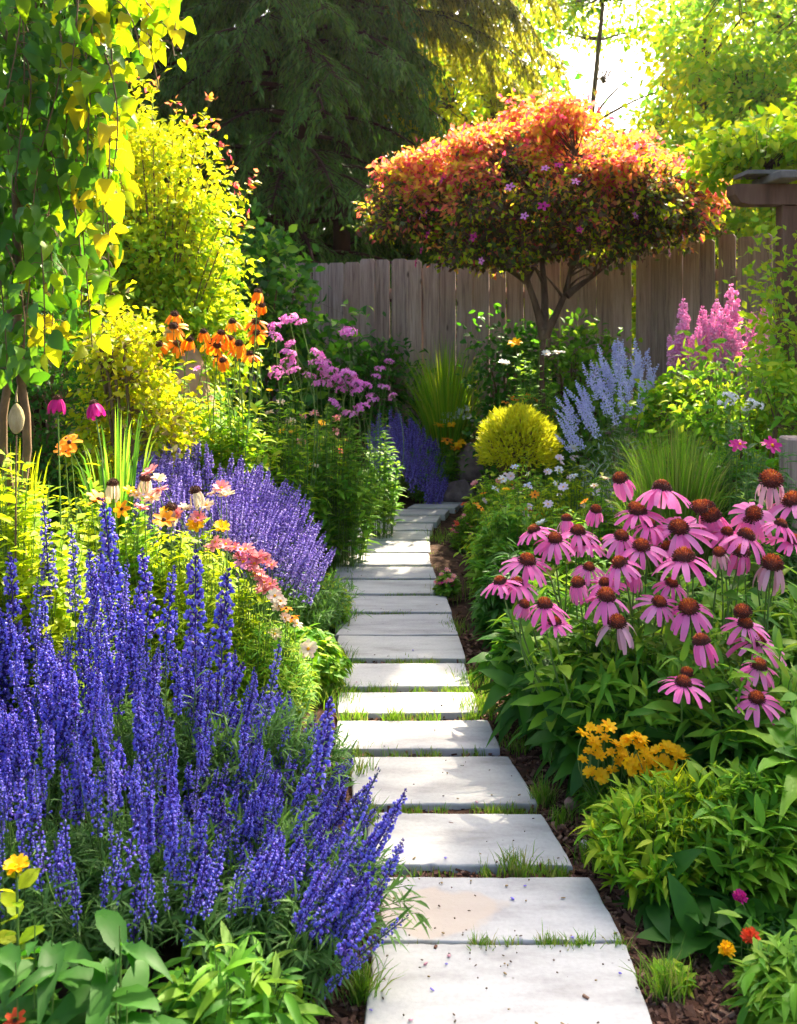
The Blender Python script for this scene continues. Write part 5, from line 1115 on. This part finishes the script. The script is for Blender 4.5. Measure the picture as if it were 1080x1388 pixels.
def magentas():
    r = R(1240); Y = 2.75; base = np.array([gx(95, Y), Y, 0]); root = thing('magenta_coneflower', 'two drooping magenta flowers on tall stems before the dark round shrub', 'coneflower', base)
    tips = np.array([px(78, 541, Y), px(127, 548, Y - .05)]) - base; ax = unit(np.array([(.0, -.05, 1), (-.25, .15, 1)])); stems_to(root, tips, r, .003, ups=ax, leafT_=T_lance2, leafm='lime', ls=.07, per=5)
    for i in range(2): coneflower(root, tips[i], ax[i], r, .72, pet=PET_mag, cone=CONE_d)
    mb, C = foliage(r, .15, .15, .6, 40, 12, T_lance2, .06, dome=.5); mb.build('foliage', [G['lime'], G['stem']], root)
    Y = 2.5; base = np.array([gx(20, Y), Y, 0]); root = thing('seed_pod_plant', 'dry tan seed pod on a stalk at the left edge', 'seed head', base); top = px(22, 590, Y) - base
    stems_to(root, [top], r, .003, mat='stembrown', leafT_=T_lance, leafm='lime', ls=.12, per=8)
    V, Fc = ico(3); V = V * np.array([.021, .018, .042]) ; V[:, :2] *= (1 - .45 * np.clip(V[:, 2:3] / .052, -.2, 1) ** 2) * (1 + .03 * np.sin(np.arctan2(V[:, 1], V[:, 0]) * 9))[:, None]; V += top + UP * .045
    mb = MB().add(V, Fc); mb.add(*tubes(np.array([top + UP * .09, top + UP * .115, top + UP * .135 + np.array([.004, 0, 0])]), np.array([.004, .002, .001])[None], 5)); mb.build('pod', solid('seed_pod', [(.3, .22, .09), (.42, .33, .15), (.5, .42, .22)], 60, .9, .2, .8, (1, 1, .2)), root)
magentas()

# ------------------------------------------------------------------ right foreground
flowering('coreopsis_plant', 'yellow-orange coreopsis in bloom between the coneflowers and the mulch, left half of the pair', 'coreopsis', 'yellow coreopsis pair', 835, 2.5, 110, 1035, 1300, 'mid', T_narrow, .05, ['yellow'], [(x, y, 2.4) for x, y in [(800, 986), (812, 990), (825, 985), (790, 995), (805, 1005), (820, 1000), (798, 1020), (812, 1025), (828, 1020), (835, 1010), (790, 1030), (800, 1048), (845, 1025), (838, 1035), (830, 1045), (815, 1052), (805, 1012), (842, 1018)]], fs=.62, nst=110, per=12)
flowering('coreopsis_plant', 'yellow-orange coreopsis in bloom between the coneflowers and the mulch, right half of the pair', 'coreopsis', 'yellow coreopsis pair', 890, 2.45, 110, 1045, 1301, 'mid', T_narrow, .05, ['yellow'], [(x, y, 2.35) for x, y in [(855, 1000), (865, 1010), (850, 1035), (862, 1030), (875, 1022), (890, 1018), (905, 1015), (918, 1022), (925, 1028), (900, 1030), (885, 1035), (870, 1042), (910, 1040), (895, 1048), (880, 1052), (905, 1055), (858, 1045), (848, 1005), (868, 1002)]], fs=.72, nst=110, per=12)
shrub('border_perennial', 'fine-leaved bright green plant in front of the yellow coreopsis', 'perennial', 'leafy plants at the front right', 885, 2.2, 190, 1070, None, 1310, 'bright', T_lance, .055, nst=170, per=15, dome=.9, up=.9, side=.8)
shrub('border_perennial', 'bright green leafy plant at the right edge above the red blooms', 'perennial', 'leafy plants at the front right', 1015, 2.15, 190, 1045, None, 1311, 'mid', T_lance, .08, nst=130, per=13, dome=.8, up=.9, side=.8)
shrub('border_perennial', 'broad-leaved dark green plant hanging over the mulch by the tan-stained slab', 'perennial', 'leafy plants at the front right', 960, 2.08, 180, 1185, None, 1312, 'deep', T_big, .15, nst=22, per=6)
shrub('border_perennial', 'broad-leaved plant at the right edge under the coneflowers, its tall leaves pale green', 'perennial', 'leafy plants at the front right', 1085, 2.25, 120, 965, None, 1313, 'mid', T_big, .17, nst=26, per=6, dome=.5)
shrub('border_perennial', 'small fine-leaved green plant in the bottom right corner', 'perennial', 'leafy plants at the front right', 1085, 1.75, 150, 1285, None, 1314, 'mid', T_lance, .06, nst=120, per=14)
shrub('seedling', 'small green seedling alone on the mulch near the bottom right', 'seedling', None, 912, 1.86, 46, 1310, None, 1315, 'bright', T_lance2, .035, nst=16, per=6)
shrub('seedling', 'pale weed seedling on the mulch beside the tan-stained slab', 'seedling', None, 925, 2.1, 26, 1215, None, 1316, 'bright', T_oval2, .025, nst=7, per=4)
flowering('globe_flower_plant', 'plant with two round scarlet buds and a yellow bud over the mulch at the right', 'perennial', None, 1035, 1.95, 90, 1250, 1320, 'deep', T_lance, .07, [[]] and ['red'], [(1017, 1271, 1.85), (1003, 1217, 1.95)], fs=.01, nst=40, per=10)
def globes():
    r = R(1325); root = [o for o in bpy.data.objects if o.name.startswith('globe_flower_plant')][0]
    for o in [o for o in root.children if o.name.startswith('flower') and not o.name.startswith('flower_stem')]: bpy.data.objects.remove(o)
    b = np.array(root.location)
    for (x, y, Y, m, s) in [(1017, 1271, 1.85, 'red', .0155), (1003, 1217, 1.95, 'magenta', .013), (985, 1288, 1.85, 'yellow', .014)]:
        n = 46; i = np.arange(n); ph = i * 2.39996; ct = 1 - (i + .5) / n * 1.7; sn = np.sqrt(1 - ct ** 2); D = np.stack([sn * np.cos(ph), sn * np.sin(ph), ct], 1); mb = MB().add(*inst(T_pet, D * s * .55, D + UP * .6, rnd(r, n), np.full((n, 3), s * .75)), 0); mb.add(ICO[0] * s * .75, ICO[1], 0)
        mb.build('flower', P_[m], root, px(x, y, Y) - b)
    t = px(985, 1288, 1.85) - b; MB().add(*tubes(bez(np.array([[0, 0, 0.]]), np.array([[t[0] * .7, t[1] * .5, t[2] * .8]]), t[None], 7), .0018, 5)).build('flower_stem', G['stem'], root)
globes()

# ------------------------------------------------------------------ left foreground
shrub('broad_leaved_plant', 'broad-leaved green plant in the bottom left corner under the salvia', 'perennial', 'leafy plants at the front left', 40, 1.48, 190, 1235, None, 1400, 'deep', T_big, .11, nst=13, per=4)
shrub('broad_leaved_plant', 'arching broad-leaved green plant beside the bottom left one, nearer the path', 'perennial', 'leafy plants at the front left', 165, 1.48, 150, 1265, None, 1401, 'deep', T_big, .12, nst=18, per=4)
shrub('broad_leaved_plant', 'narrow-leaved green tuft under the leaning salvia at the bottom, left of the nearest slab', 'perennial', 'leafy plants at the front left', 310, 1.6, 240, 1285, None, 1402, 'mid', T_lance, .08, nst=90, per=7)
def yb():
    r = R(1410); Y = 1.6; b = np.array([gx(25, Y), Y, 0]); root = thing('yellow_bud_plant', 'yellow bud on a light green stalk at the left edge', 'flower', b); t = px(22, 1175, Y) - b
    stems_to(root, [t], r, .003, leafT_=T_oval, leafm='lime', ls=.04, per=14); place('flower', FL['yellow'][1], root, t, (0, -.2, 1), 0, .75); put('bud', MB().add(*inst(T_oval, np.repeat(t[None], 6, 0) - UP * .02, rnd(r, 6) * .5 + UP, rnd(r, 6), np.full((6, 3), .035))).mesh('bud', G['lime']), root)
    Y = 1.45; b = np.array([gx(20, Y), Y, 0]); root = thing('red_bud_plant', 'scarlet bloom cut by the bottom edge in the left corner', 'flower', b); t = px(20, 1384, Y) - b; stems_to(root, [t], r, .002, leafT_=T_lance2, leafm='mid', ls=.04, per=8); place('flower', FL['red'][1], root, t, (0, -.6, 1), 0, .6)
yb()
# weathered timber at the right edge
def stub():
    Y = 3.75; MBx = MB(); 
    V, Fc = box(-.05, .05, -.05, .05, -.02, EYE + (HZ - 592) / F * Y); o = MB().add(V, Fc).build('timber_post', M_fence, None, (gx(1078, Y), Y, 0), smooth=False); o.modifiers.new('bevel', 'BEVEL').width = .008
    tag(o, 'short weathered timber post at the right edge behind the coneflowers', 'post')
stub()

# air
def haze():
    m, t, out = _mat('haze'); v = t.nodes.new('ShaderNodeVolumePrincipled'); v.inputs['Density'].default_value = .0004; v.inputs['Color'].default_value = (.96, .95, .88, 1); v.inputs['Anisotropy'].default_value = .7
    t.links.new(v.outputs[0], out.inputs['Volume'])
    tag(MB().add(*box(-70, 70, -8, 95, -1.2, 12)).build('haze', m, smooth=False), 'thin warm haze in the air among the far trees', 'haze', kind='stuff')
haze()
